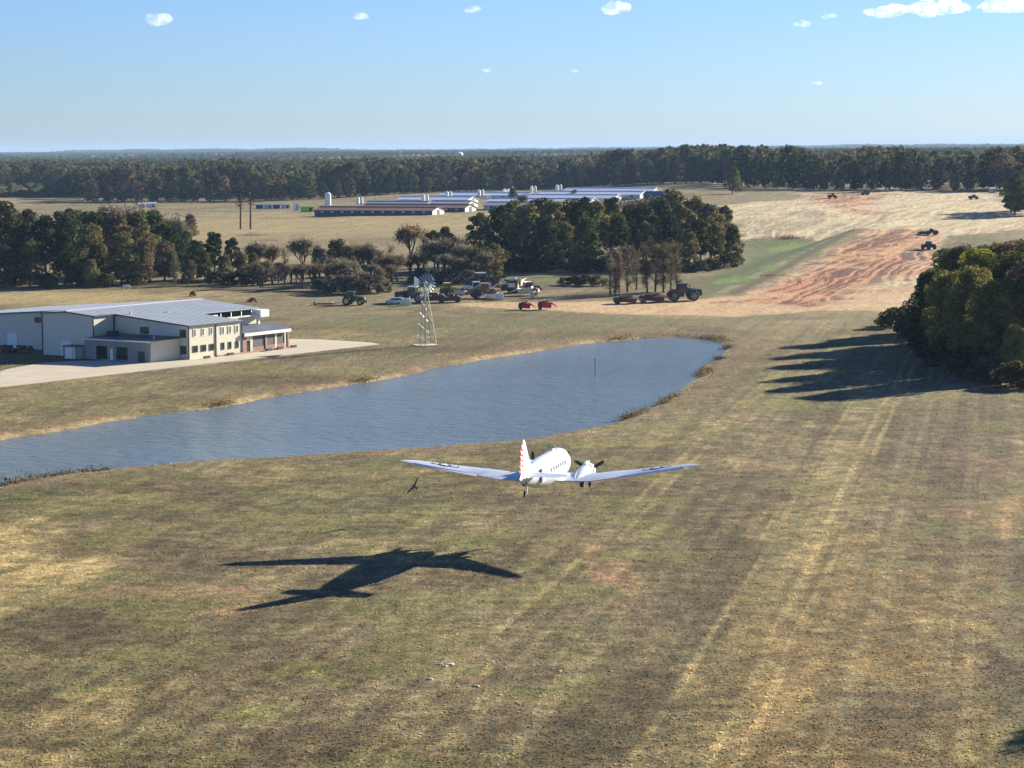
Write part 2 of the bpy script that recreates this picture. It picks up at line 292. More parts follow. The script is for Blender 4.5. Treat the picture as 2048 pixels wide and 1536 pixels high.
    return np.clip(c * (.88 + .2 * dm)[..., None], .01, .8), sd, dm * (tr - .5) * sst(590, 640, y)
pys = np.concatenate([np.arange(1900, 1560, -12), np.arange(1560, 560, -1.6), np.arange(560, 380, -1.0), np.arange(380, 316, -1.5), np.array([312, 309, 306, 303.5, 301.5])])
ds = F * HC / (pys - Y0) ; ds = np.concatenate([np.array([6, 20, 50, 80]), ds]); ds = np.clip(ds, 5, 26000)
tn = np.concatenate([np.linspace(-1.6, -.27, 24)[:-1], np.linspace(-.27, .27, 760), np.linspace(.27, 1.6, 24)[1:]])
GY, TN = np.meshgrid(ds, tn, indexing='ij'); GX = GY * TN
GZ = terr(GX, GY); gc, gsd, rut = ground_color(GX, GY, GZ); GZ = GZ + rut * .55
for (px, py, r_, h_) in ((1640, 428, 9, 1.8),):
    q = at(px, py); GZ += h_ * np.exp(-(((GX - q.x) / r_) ** 2 + ((GY - q.y) / (r_ * 1.6)) ** 2))
cc = (gsd[:-1, :-1] < -.6) & (gsd[1:, 1:] < -.6)
tag(grid_mesh('ground', GX, GY, GZ, gc, ~cc, GM), kind='structure')
tag(grid_mesh('graded_dirt', GX, GY, GZ, gc, cc, GM), kind='structure')
del gc, cc, gsd
# ------------------------------------------------------------------ pond water
def mk_water():
    m = bpy.data.materials.new('water'); m.use_nodes = True; n = m.node_tree; b = n.nodes['Principled BSDF']; L = n.links.new
    b.inputs['Base Color'].default_value = (.16, .20, .205, 1); b.inputs['Roughness'].default_value = .16; b.inputs['IOR'].default_value = 1.33
    tc = n.nodes.new('ShaderNodeTexCoord'); mp = n.nodes.new('ShaderNodeMapping'); mp.inputs['Rotation'].default_value = (0, 0, .25); mp.inputs['Scale'].default_value = (.45, 1, 1); L(tc.outputs['Object'], mp.inputs[0])
    t = n.nodes.new('ShaderNodeTexNoise'); t.inputs['Scale'].default_value = .9; t.inputs['Detail'].default_value = 5; t.inputs['Roughness'].default_value = .65; L(mp.outputs[0], t.inputs['Vector'])
    t2 = n.nodes.new('ShaderNodeTexNoise'); t2.inputs['Scale'].default_value = .03; t2.inputs['Detail'].default_value = 4; L(mp.outputs[0], t2.inputs['Vector'])
    mr = n.nodes.new('ShaderNodeMapRange'); mr.inputs[1].default_value = .35; mr.inputs[2].default_value = .65; mr.inputs[3].default_value = .6; mr.inputs[4].default_value = 1.0; L(t2.outputs[0], mr.inputs[0])
    bp = n.nodes.new('ShaderNodeBump'); bp.inputs['Distance'].default_value = .75; L(mr.outputs[0], bp.inputs['Strength']); L(t.outputs[0], bp.inputs['Height']); L(bp.outputs[0], b.inputs['Normal'])
    return m
bm = bmesh.new(); c0 = POND.mean(0)
pv = []
for i, p in enumerate(POND):
    a = POND[i - 1]; b_ = POND[(i + 1) % len(POND)]; tv = b_ - a; tv = tv / np.linalg.norm(tv); nv = np.array([tv[1], -tv[0]])
    pv.append(bm.verts.new((p[0] + nv[0] * 2.5, p[1] + nv[1] * 2.5, WZ)))
bmesh.ops.triangle_fill  # (outline filled below)
f_ = bm.faces.new(pv); bmesh.ops.triangulate(bm, faces=[f_]); me = bpy.data.meshes.new('pond_water'); bmesh.ops.recalc_face_normals(bm, faces=bm.faces); bm.to_mesh(me); bm.free()
me.materials.append(mk_water()); wo = bpy.data.objects.new('pond_water', me); COL.objects.link(wo); tag(wo, kind='structure')
if me.polygons[0].normal.z < 0: me.flip_normals()
# ------------------------------------------------------------------ haze
hz = MB().box((0, 9000, 42), (34000, 38000, 100)).build('haze', None)
hm = bpy.data.materials.new('haze'); hm.use_nodes = True; hn = hm.node_tree; hn.nodes.remove(hn.nodes['Principled BSDF'])
pvn = hn.nodes.new('ShaderNodeVolumePrincipled'); pvn.inputs['Color'].default_value = (.42, .63, .95, 1); pvn.inputs['Density'].default_value = 3.8e-5; pvn.inputs['Anisotropy'].default_value = 0
hn.links.new(pvn.outputs[0], hn.nodes['Material Output'].inputs['Volume']); hz.data.materials.append(hm); tag(hz, kind='stuff')
# ------------------------------------------------------------------ trees
def leafmat(name, c1, c2, sat=1):
    m = bpy.data.materials.new(name); m.use_nodes = True; n = m.node_tree; L = n.links.new; n.nodes.remove(n.nodes['Principled BSDF'])
    g = n.nodes.new('ShaderNodeNewGeometry'); oi = n.nodes.new('ShaderNodeObjectInfo'); tc = n.nodes.new('ShaderNodeTexCoord')
    nz = n.nodes.new('ShaderNodeTexNoise'); nz.inputs['Scale'].default_value = .22; nz.inputs['Detail'].default_value = 3; L(tc.outputs['Object'], nz.inputs['Vector'])
    a = n.nodes.new('ShaderNodeMath'); a.operation = 'ADD'; L(nz.outputs[0], a.inputs[0])
    sc = n.nodes.new('ShaderNodeMath'); sc.operation = 'MULTIPLY_ADD'; sc.inputs[1].default_value = .55; sc.inputs[2].default_value = -.27; L(oi.outputs['Random'], sc.inputs[0]); L(sc.outputs[0], a.inputs[1])
    r = n.nodes.new('ShaderNodeValToRGB'); r.color_ramp.elements[0].position = .3; r.color_ramp.elements[1].position = .72
    r.color_ramp.elements[0].color = (*c1, 1); r.color_ramp.elements[1].color = (*c2, 1); L(a.outputs[0], r.inputs[0])
    mr = n.nodes.new('ShaderNodeMapRange'); mr.inputs[3].default_value = .55; mr.inputs[4].default_value = 1.5; L(g.outputs['Random Per Island'], mr.inputs[0])
    sv = n.nodes.new('ShaderNodeVectorMath'); sv.operation = 'SCALE'; L(r.outputs[0], sv.inputs[0]); L(mr.outputs[0], sv.inputs['Scale'])
    d = n.nodes.new('ShaderNodeBsdfDiffuse'); t = n.nodes.new('ShaderNodeBsdfTranslucent'); mx = n.nodes.new('ShaderNodeMixShader'); mx.inputs[0].default_value = .42
    L(sv.outputs[0], d.inputs[0]); L(sv.outputs[0], t.inputs[0]); L(d.outputs[0], mx.inputs[1]); L(t.outputs[0], mx.inputs[2]); L(mx.outputs[0], n.nodes['Material Output'].inputs[0])
    return m
LM = {'far': leafmat('far_leaves', (.032, .04, .02), (.095, .088, .045)), 'near': leafmat('near_leaves', (.085, .095, .032), (.32, .28, .09)), 'pine': leafmat('pine_leaves', (.03, .05, .022), (.09, .11, .042)), 'oak': leafmat('oak_leaves', (.055, .065, .024), (.20, .18, .07)),
      'rust': leafmat('rust_leaves', (.11, .085, .05), (.20, .145, .085)), 'yellow': leafmat('yellow_leaves', (0.210, 0.210, 0.035), (0.500, 0.473, 0.052)), 'grey': leafmat('grey_twigs', (.10, .088, .062), (.20, .175, .125)),
      'bush': leafmat('bush_leaves', (0.052, 0.056, 0.028), (0.123, 0.105, 0.052)), 'reed': leafmat('reeds', (0.088, 0.079, 0.035), (0.193, 0.149, 0.070)), 'brush': leafmat('brush', (0.105, 0.070, 0.052), (0.210, 0.140, 0.105))}
BARK = mat('bark', (.11, .085, .065), .95, noise=.5, nscale=3)
def leaves(P, size, flat=.5, N=None):   # one quad per point, tilted mostly outwards from its clump
    n = len(P); nrm = NR.normal(size=(n, 3)); nrm[:, 2] += flat
    if N is not None: nrm = nrm * .55 + N * 1.25
    nrm /= np.linalg.norm(nrm, axis=1)[:, None]
    a = NR.normal(size=(n, 3)); u = np.cross(nrm, a); u /= np.linalg.norm(u, axis=1)[:, None]; v = np.cross(nrm, u)
    s = size * NR.uniform(.6, 1.35, (n, 1)); s2 = s * NR.uniform(.5, .9, (n, 1))
    co = np.stack([P - u * s, P - v * s2, P + u * s, P + v * s2], 1).reshape(-1, 3)
    return co, np.arange(4 * n).reshape(n, 4)
def crown_pts(H, R, z0, nl, per, top=.75, seed=0, spread=1.0):
    rs = np.random.RandomState(seed); pts = []; lobes = []; nn = []
    for i in range(nl):
        f = (i + .5) / nl; z = z0 + (H - z0) * (.08 + .86 * f); g = (z - z0) / (H - z0)
        env = R * (math.sin(math.pi * min(1, .12 + .88 * g) ** top)) ** .6 if g < .98 else R * .2
        ang = i * 2.4 + rs.rand() * .8; rr = env * math.sqrt(rs.uniform(.15, 1)) * .8 * spread
        lr = R * rs.uniform(.24, .42); c = np.array([math.cos(ang) * rr, math.sin(ang) * rr, min(z, H - lr * .7)]); lobes.append(c)
        d = rs.normal(size=(per, 3)); d /= np.linalg.norm(d, axis=1)[:, None]; rad = lr * rs.uniform(.55, 1.12, (per, 1)) ** .6
        p = c + d * rad * np.array([1, 1, .75]); k_ = d[:, 2] > -.75; pts.append(p[k_]); nn.append(d[k_])
    return np.concatenate(pts), lobes, np.concatenate(nn)
def trunk_mb(H, z0, lobes, r, limbs=10):
    m = MB(); bend = [(0, 0)]; k = 5; pts = []
    for i in range(k + 1): pts.append(Vector((math.sin(i * 1.3) * r * .8, math.cos(i * 1.7) * r * .8 - r * .8, (z0 + (H - z0) * .62) * i / k)))
    for i in range(k): m.cyl(pts[i], pts[i + 1], r * (1 - .75 * i / k) * (1.25 if i == 0 else 1), r * (1 - .75 * (i + 1) / k), 7, False)
    for j, c in enumerate(lobes[::max(1, len(lobes) // limbs)]):
        b = min(k - 1, 1 + int((c[2] / H) * 3)); p = pts[b]; q = Vector(c) * .92; mid = (p + q) / 2 + Vector((0, 0, -.4))
        m.cyl(p, mid, r * .42, r * .26, 5, False); m.cyl(mid, q, r * .26, r * .07, 5, False)
    return m
def proto(kind, H, R, z0, nl, per, leaf, seed, top=.75, trunk=True, spread=1.0, limbs=10):
    P, lobes, N_ = crown_pts(H, R, z0, nl, per, top, seed, spread); co, q = leaves(P, leaf, .3, N_)
    c = raw_mesh('crown', co, q, None, LM['oak']); t = None
    if trunk: t = trunk_mb(H, z0, lobes, H * .017 + .06, limbs).build('trunk', BARK, None, True)
    ms = (c.data, t.data if t else None)
    bpy.data.objects.remove(c)
    if t: bpy.data.objects.remove(t)
    return ms
def bare_proto(H, R, seed, twigs=1500, up=1.0, dens=.1, depth=5, slim=False):
    rs = random.Random(seed); m = MB(); tips = []
    def br(p, d, l, r, k):
        q = p + d * l; m.cyl(p, q, r, r * .65, 5 if k > 2 else 4, False)
        if k == 0: tips.append((p, q)); return
        for i in range(rs.choice((2, 3, 3)) if k < depth else 4):
            nd = (d + Vector((rs.uniform(-1, 1), rs.uniform(-1, 1), rs.uniform(-.2, .9) * up)) * .75).normalized()
            br(q - d * l * rs.uniform(0, .25), nd, l * rs.uniform(.6, .85), r * .6, k - 1)
    if slim:
        top = Vector((rs.uniform(-.5, .5), rs.uniform(-.5, .5), H)); m.cyl((0, 0, 0), top * .55, H * .013 + .03, H * .009, 6, False); m.cyl(top * .55, top, H * .009, .02, 5, False)
        for i in range(34):
            t = rs.uniform(.12, .98) ** 1.1; a = rs.uniform(0, 6.28); p = top * t; l = R * (1.15 - .75 * abs(t - .45)) * rs.uniform(.5, 1.1); q = p + Vector((math.cos(a) * l * .6, math.sin(a) * l * .6, l * .95)); m.cyl(p, q, .06, .02, 4, False); tips.append((p, q)); q2 = p.lerp(q, .6) + Vector((math.cos(a + 1) * l * .35, math.sin(a + 1) * l * .35, l * .4)); m.cyl(p.lerp(q, .4), q2, .035, .015, 4, False); tips.append((p.lerp(q, .4), q2))
    else: br(Vector((0, 0, 0)), Vector((rs.uniform(-.15, .15), rs.uniform(-.15, .15), 1)).normalized(), H * .15, H * .02 + .04, depth)
    V = np.array([v for v in m.v]); zs = H / max(V[:, 2].max(), 1); rr = R / max(np.abs(V[:, :2]).max(), .1)
    m.v = [(x * rr, y * rr, z * zs) for x, y, z in m.v]
    P = []
    for p, q in tips:
        for _ in range(max(1, twigs // len(tips))):
            t = rs.random(); P.append([(p.x + (q.x - p.x) * t) * rr + rs.gauss(0, R * dens), (p.y + (q.y - p.y) * t) * rr + rs.gauss(0, R * dens), (p.z + (q.z - p.z) * t) * zs + rs.gauss(0, R * dens)])
    P = np.array(P); n = len(P); dv = NR.normal(size=(n, 3)) * np.array([.6, .6, 1]); dv /= np.linalg.norm(dv, axis=1)[:, None]; sd = np.cross(dv, NR.normal(size=(n, 3))); sd /= np.linalg.norm(sd, axis=1)[:, None]
    l = R * .12 * NR.uniform(.5, 1.3, (n, 1)); wd = R * .013 + .012
    co = np.stack([P - dv * l - sd * wd, P - dv * l + sd * wd, P + dv * l + sd * wd, P + dv * l - sd * wd], 1).reshape(-1, 3)
    c = raw_mesh('crown', co, np.arange(4 * n).reshape(n, 4), None, LM['grey']); t = m.build('trunk', BARK, None)
    ms = (c.data, t.data); bpy.data.objects.remove(c); bpy.data.objects.remove(t); return ms
NEAR = [proto('t', 20, 6.2, 2.5, 44, 520, .23, 10 + i, top=.8) for i in range(4)]
MID = [proto('t', 20, 6.0, 1.2, 30, 150, .42, 20 + i, top=.75) for i in range(5)]
PINE = [proto('t', 20, 4.8, 5.0, 22, 170, .38, 40 + i, top=.9) for i in range(3)]
FAR = [proto('t', 20, 6.4, .3, 24, 55, .72, 60 + i, top=.8, limbs=4) for i in range(4)]
BUSH = [proto('t', 3, 2.4, .1, 14, 150, .16, 80 + i, top=.6, trunk=False) for i in range(3)]
BARE = [bare_proto(14, 5.6, 90 + i, twigs=1700, dens=.15) for i in range(3)]
SLIM = [bare_proto(14, 2.4, 95 + i, twigs=1300, dens=.2, slim=True) for i in range(3)]
def put(name, ms, kind, x, y, h, H0, wid=1.0, label=None, cat='tree', group=None, z=None, leafm=None):
    r = empty(name, (x, y, (Z(x, y) if z is None else z) - .1), rnd.uniform(0, 6.28), label, cat, group); s = h / H0; r.scale = (s * wid, s * wid, s)
    c = bpy.data.objects.new('crown', ms[0]); COL.objects.link(c); c.parent = r
    c.material_slots[0].link = 'OBJECT'; c.material_slots[0].material = LM[leafm or kind]
    if ms[1]: t = bpy.data.objects.new('trunk', ms[1]); COL.objects.link(t); t.parent = r
    return r
KN = {'pine': 'evergreen_tree', 'oak': 'oak_tree', 'rust': 'autumn_tree', 'yellow': 'autumn_tree', 'grey': 'bare_tree'}
def W(px, y):   # world x of a picture column at distance y
    return (px - 1024) / F * y
# -- wood at the right edge of the mown strip
g = 'trees of the wood at the right edge of the grass strip'
spots = [(1872, 447, 13.5, 'oak'), (1905, 455, 17, 'oak'), (1866, 412, 15, 'pine'), (1925, 436, 18.5, 'oak'), (1900, 392, 16, 'oak'), (1962, 418, 18.5, 'yellow'), (2010, 438, 19, 'rust'), (1950, 380, 17.5, 'oak'), (1990, 368, 16, 'oak'), (2030, 395, 19, 'oak'), (2080, 420, 20, 'oak'), (2075, 372, 19, 'rust'),
         (2035, 362, 9, 'oak'), (2120, 385, 15, 'oak'), (2150, 400, 18, 'oak'), (2130, 455, 20, 'oak'), (2040, 470, 18, 'rust'), (1975, 470, 17, 'oak'), (2200, 420, 19, 'oak'), (2280, 440, 19, 'oak')]
lab = {'oak': 'olive green leafy tree in the wood at the right edge of the grass strip', 'pine': 'dark tree bulging out at the left end of the wood beside the grass strip', 'yellow': 'tree turning bright yellow green at its top in the wood beside the grass strip', 'rust': 'brownish autumn tree standing at the back of the wood beside the grass strip'}
for i, (px, y, h, k) in enumerate(spots): put(KN[k], NEAR[i % 4], k, W(px, y), y, h, 20, rnd.uniform(.95, 1.15), lab[k], 'tree', g, leafm='near' if k == 'oak' else k)
for px, y, h, wd in [(1796, 470, 4.2, 1.3), (1772, 474, 2.2, 1.2), (1832, 440, 5, 1.2), (1872, 405, 6, 1.2), (1905, 385, 5, 1.2), (1945, 368, 5, 1.2), (1985, 360, 4, 1.3), (2030, 352, 4, 1.3), (2065, 350, 4, 1.3), (1850, 425, 5, 1.2)]:
    put('bush', BUSH[rnd.randrange(3)], 'bush', W(px, y), y, h, 3, wd, 'dark bush at the foot of the wood beside the grass strip', 'bush', 'bushes at the foot of the right hand wood')
put('oak_tree', NEAR[1], 'oak', 60.2, 164.5, 13.5, 20, 1, 'tree just outside the lower right corner whose shadow touches the grass', 'tree')
# -- wood behind the long metal building
g = 'trees of the wood behind the metal building'
def lb(k, where): return {'oak': 'olive green leafy tree in the ', 'pine': 'dark evergreen tree in the ', 'rust': 'reddish brown autumn tree in the ', 'grey': 'grey brown leafless tree in the ', 'yellow': 'small yellow green tree at the front of the '}[k] + where
for px, y, h, k in [(-60, 640, 20, 'pine'), (10, 690, 23, 'oak'), (40, 640, 17, 'pine'), (90, 645, 19.5, 'pine'), (60, 700, 20, 'oak'), (135, 650, 20.5, 'pine'), (180, 640, 17.5, 'oak'), (130, 630, 15, 'pine'), (195, 630, 12, 'oak'), (190, 670, 20, 'oak'), (235, 665, 20, 'rust'), (245, 638, 15, 'oak'), (275, 680, 19.5, 'oak'),
                    (300, 655, 14, 'oak'), (290, 640, 13, 'rust'), (310, 690, 19.5, 'pine'), (330, 700, 17, 'grey'), (345, 680, 15, 'pine'), (330, 650, 12, 'rust'), (372, 690, 13.5, 'pine'), (395, 665, 11.5, 'pine'), (430, 660, 14, 'pine'), (465, 668, 12, 'pine'), (410, 650, 9, 'oak'), (450, 648, 8, 'oak'), (10, 625, 12, 'pine'), (60, 628, 13, 'oak'), (485, 655, 8, 'oak'), (270, 700, 20, 'grey'), (-20, 720, 24, 'oak'), (150, 700, 20, 'oak'), (220, 705, 19, 'grey')]:
    put(KN[k], (BARE if k == 'grey' else PINE if (k == 'pine' and rnd.random() < .4) else MID)[rnd.randrange(3)], k, W(px, y), y, h, 14 if k == 'grey' else 20, rnd.uniform(.95, 1.25), lb(k, 'wood behind the metal building'), 'tree', g)
put('autumn_tree', MID[1], 'yellow', W(183, 624), 624, 8, 20, 1.1, lb('yellow', 'wood behind the metal building'), 'tree', leafm='oak')
put('autumn_tree', MID[2], 'rust', W(378, 632), 632, 7.5, 20, 1.2, 'small round brown tree standing out in front of the wood on the pasture', 'tree')
put('bare_tree', SLIM[0], 'grey', W(351, 634), 634, 9.5, 14, 1, 'thin pale leafless tree beside the small round brown tree', 'tree')
put('bush', BUSH[0], 'oak', W(106, 618), 618, 2.2, 3, 1, 'small pale green bush on the pasture edge before the dark wood', 'bush')
put('bush', BUSH[1], 'bush', W(386, 585), 585, 1.5, 3, .8, 'small dark bush behind the ridge of the metal roof', 'bush')
put('bush', BUSH[2], 'brush', W(505, 560), 560, 1.3, 3, 1.2, 'low brown thicket behind the right end of the metal building', 'bush')
for px in (-30, 30, 90, 150, 215, 265, 430, 470, 505): put('bush', BUSH[rnd.randrange(3)], 'bush', W(px, 628), 628 + rnd.uniform(-4, 6), rnd.uniform(3, 5), 3, 1.2, 'dark undergrowth bush at the foot of the wood behind the building', 'bush', 'undergrowth of the wood behind the building')
# -- hedgerow of bare and brown trees
g = 'bare and brown trees of the hedgerow'
for px, y, h, k, ms in [(520, 668, 10, 'grey', BARE[0]), (545, 672, 9.5, 'rust', BARE[1]), (507, 660, 8, 'oak', MID[0]), (570, 664, 9, 'grey', SLIM[1]), (608, 650, 11.5, 'grey', BARE[2]), (640, 668, 9, 'grey', BARE[0]), (676, 650, 12, 'oak', MID[4]), (700, 640, 10.5, 'oak', MID[3]), (722, 652, 10.5, 'grey', BARE[1]), (745, 640, 10, 'grey', BARE[0]),
                        (765, 636, 9.5, 'rust', SLIM[2]), (782, 655, 10.5, 'rust', SLIM[0]), (822, 690, 13.5, 'rust', BARE[2]), (848, 690, 13, 'rust', SLIM[1]), (868, 680, 13.5, 'oak', PINE[1]), (890, 690, 14, 'oak', PINE[2]), (880, 670, 11, 'grey', BARE[1]), (905, 672, 11, 'grey', BARE[0]), (925, 650, 9.5, 'grey', BARE[2]), (955, 640, 10, 'oak', BARE[1]), (990, 645, 11, 'yellow', MID[2]), (975, 632, 8.5, 'grey', BARE[0]), (710, 632, 8, 'rust', SLIM[0]), (690, 628, 7, 'grey', BARE[2])]:
    H0 = 20 if any(ms is q for q in MID + PINE) else 14
    lab_ = {'grey': 'grey leafless tree in the hedgerow beyond the windmill', 'rust': 'thin tree with sparse rusty leaves in the hedgerow beyond the windmill', 'oak': 'tree with some olive leaves left in the hedgerow beyond the windmill', 'yellow': 'pale yellow green tree between the hedgerow and the dark grove'}[k]
    put(KN[k], ms, k, W(px, y), y, h, H0, 1.1, lab_, 'tree', g, leafm='oak' if k == 'yellow' else k)
for px, y, h in [(645, 600, 3.6), (668, 594, 4.6), (690, 590, 5), (712, 588, 5), (735, 590, 5.2), (757, 594, 4.6), (700, 605, 6), (640, 620, 3), (840, 640, 4), (870, 636, 4), (900, 634, 4.2), (935, 630, 4), (560, 655, 3), (520, 655, 3.5)]:
    put('bush', BUSH[rnd.randrange(3)], 'grey', W(px, y), y, h, 3, 1.15, 'dense grey brown thicket bush at the foot of the hedgerow', 'bush', 'thicket bushes of the hedgerow')
# -- grove in the centre
g = 'trees of the dark grove in the centre'
for i in range(46):
    px = rnd.uniform(505, 800) if i < 34 else rnd.uniform(820, 1000); y = rnd.uniform(612, 655) if i < 34 else rnd.uniform(640, 670); put('bush', (BARE if rnd.random() < .45 else BUSH)[rnd.randrange(3)], 'grey' if rnd.random() < .7 else 'rust', W(px, y), y, rnd.uniform(3.0, 5.5), 14 if 0 else 3, .9, 'grey brown bush or sapling filling the hedgerow beyond the windmill', 'bush', 'thicket bushes of the hedgerow') if rnd.random() < 0 else put('sapling', BARE[rnd.randrange(3)], 'grey' if rnd.random() < .7 else 'rust', W(px, y), y, rnd.uniform(4.5, 8), 14, 1.3, 'grey brown leafless sapling filling the hedgerow beyond the windmill', 'sapling', 'saplings of the hedgerow')
for px, y, h, k in [(962, 700, 18, 'pine'), (1000, 712, 20, 'pine'), (1025, 740, 21, 'oak'), (1050, 705, 20.5, 'oak'), (1078, 730, 22, 'rust'), (1105, 715, 21.5, 'oak'), (1132, 745, 21, 'oak'), (1090, 690, 17, 'pine'), (1165, 735, 22, 'pine'), (1195, 720, 21, 'oak'), (1225, 735, 22, 'pine'), (1175, 690, 17, 'pine'), (1262, 760, 19, 'oak'),
                    (1290, 735, 20, 'pine'), (1320, 745, 21.5, 'pine'), (1350, 760, 24, 'oak'), (1362, 720, 20, 'oak'), (1390, 740, 22, 'oak'), (1420, 725, 20, 'oak'), (1450, 740, 19, 'oak'), (1400, 700, 16, 'oak'), (1432, 705, 14, 'oak'), (1465, 712, 13, 'oak'), (1340, 700, 17, 'pine'), (1240, 715, 17, 'pine'), (1130, 705, 15, 'oak'), (1380, 690, 12, 'oak'), (1290, 700, 15, 'oak')]:
    put(KN[k], (PINE if rnd.random() < .35 else MID)[rnd.randrange(3)], k, W(px, y), y, h, 20, rnd.uniform(.95, 1.2), lb(k, 'grove in the centre'), 'tree', g)
for px, y in [(1000, 696), (1040, 694), (1080, 688), (1110, 692), (1150, 690), (1180, 686), (1215, 695), (1280, 690), (1345, 688), (1400, 685), (985, 690), (1020, 700), (1060, 690), (1250, 705), (1320, 700), (1370, 690), (1420, 695), (1455, 700)]: put('bush', BUSH[rnd.randrange(3)], 'bush', W(px, y), y, rnd.uniform(3.5, 5), 3, 1.3, 'dark undergrowth bush at the foot of the grove in the centre', 'bush', 'undergrowth of the grove')
for i, (px, y, h) in enumerate([(1222, 580, 12), (1240, 586, 11.5), (1256, 590, 12), (1274, 600, 11), (1296, 582, 13), (1312, 590, 12.5), (1328, 586, 13), (1343, 592, 13), (1356, 590, 12.5), (1232, 574, 8)]):
    put('bare_tree', SLIM[i % 3], 'rust' if i % 2 else 'grey', W(px, y), y, h, 14, 1, 'slender tree with bare trunk and sparse rusty crown behind the green articulated tractor', 'tree', 'slender bare trees behind the articulated tractor')
for px, y, h in [(1130, 625, 2.2), (1150, 622, 2.8), (1172, 620, 3), (1195, 618, 3)]: put('bush', BUSH[rnd.randrange(3)], 'bush', W(px, y), y, h, 3, 1.3, 'dark low bush on the grass left of the slender bare trees', 'bush', 'low bushes left of the slender trees')
# -- lone trees and snags on the pasture
def atree(px, py, h, ms, k, H0, lab, wd=1, nm=None): p = on(px, py); return put(nm or KN[k], ms, k, p.x, p.y, h, H0, wd, lab, 'tree')
atree(382, 479, 11, MID[0], 'rust', 20, 'lone round topped brown tree on the pasture above the dark wood', 1.15)
atree(1010, 402, 10, MID[1], 'oak', 20, 'green tree in front of the long white barns, left of two', 1.2) if False else None
def snag(px, py, h, lab):
    p = on(px, py); r = empty('dead_tree', p, 0, lab, 'tree'); m = MB(); m.cyl((0, 0, -.3), (.2, 0, h * .6), .5, .36, 7); m.cyl((.2, 0, h * .6), (0, .2, h), .36, .12, 6); m.build('trunk', BARK, r, True)
    b = MB()
    for i in range(44):
        z = h * rnd.uniform(.55, 1); a = rnd.uniform(0, 6.28); l = rnd.uniform(1.2, 3.6) * (1.3 - z / h * .8); b.cyl((.1, .1, z), (math.cos(a) * l, math.sin(a) * l, z + rnd.uniform(-.5, .9)), .16, .06, 4)
    b.build('branches', BARK, r)
snag(481, 458, 17, 'tall dead pine trunk on the pasture, left one of the pair'); snag(501, 458, 17.5, 'tall dead pine trunk on the pasture, right one of the pair')
for px, py, h, k, i in [(1026, 401, 10, 'oak', 0), (1040, 414, 6, 'oak', 1), (1123, 401, 9.5, 'grey', 2), (1147, 400, 9.5, 'pine', 3)]: pass
# -- tree belt across the picture
g = 'trees of the long belt across the background'
def Dfront(px): return float(np.interp(px, [-200, 140, 175, 600, 850, 1150, 1400, 1500, 1620, 2000, 2300], [1900, 1880, 1540, 1540, 1660, 1690, 1620, 1420, 1320, 1290, 1290]))
nb = 0
for row in range(2):
    px = -40 + row * 14
    while px < 2090:
        y = Dfront(px) + row * 22 + rnd.uniform(-7, 7)
        k = rnd.choices(['oak', 'pine', 'rust', 'grey'], [5, 3 if row else 1.6, 2.0, .0])[0]
        h = (rnd.uniform(9, 19) if row == 0 else rnd.uniform(15, 24)) * (.8 + .45 * float(vnoise(px / 70, row, 9)))
        put(KN[k], FAR[rnd.randrange(4)], k, W(px, y), y, h, 20, rnd.uniform(.85, 1.15), {'oak': 'olive green tree in the long belt of trees across the background', 'pine': 'dark evergreen in the long belt of trees across the background', 'rust': 'brown autumn tree in the long belt of trees across the background'}[k], 'tree', g, leafm='far' if k == 'oak' else k)
        px += rnd.uniform(24, 34) * (1500 / y) ; nb += 1
g2 = 'dark trees at the right picture edge beyond the dirt'
for px, y, h in [(2030, 960, 18), (2058, 980, 20), (2085, 960, 19), (2120, 970, 20), (2050, 1005, 21), (2022, 985, 15)]: put('oak_tree', MID[rnd.randrange(4)], 'oak', W(px, y), y, h, 20, 1.1, 'dark tree of the clump at the right picture edge beyond the dirt', 'tree', g2)
p = on(1465, 388); put('oak_tree', MID[0], 'oak', p.x, p.y, 15, 20, 1.2, 'lone tree standing out in front of the belt above the pale field', 'tree')
# -- wood behind the belt, one mass
def crowns_mass(name, n, xr, label=None):
    cos = []; 
    rs = np.random.RandomState(5)
    for i in range(n):
        px = rs.uniform(-120, 2170); y = Dfront(px) + 48 + rs.uniform(0, 1) ** 1.2 * 700; x = W(px, y); h = rs.uniform(15, 24) * (.8 + .45 * float(vnoise(px / 70, 1, 9))); z0 = float(terr0(x, y))
        m = 46; lz = rs.uniform(2.5, 4.0); c = np.stack([rs.normal(size=m), rs.normal(size=m), rs.normal(size=m)], 1); c /= np.linalg.norm(c, axis=1)[:, None]; c[:, 2] = np.abs(c[:, 2]) * 1.2 - .35
        P = c * np.array([lz * 1.5, lz * 1.5, lz * 1.5]) * rs.uniform(.75, 1.1, (m, 1)) + np.array([x, y, z0 + h - lz * 1.6]); cos.append(P)
    P = np.concatenate(cos); co, q = leaves(P, 1.5, .3); return raw_mesh(name, co, q, None, LM['far'])
o = crowns_mass('distant_woodland', 2600, None); tag(o, 'wood filling the distance behind the belt of trees', 'woodland', kind='stuff')
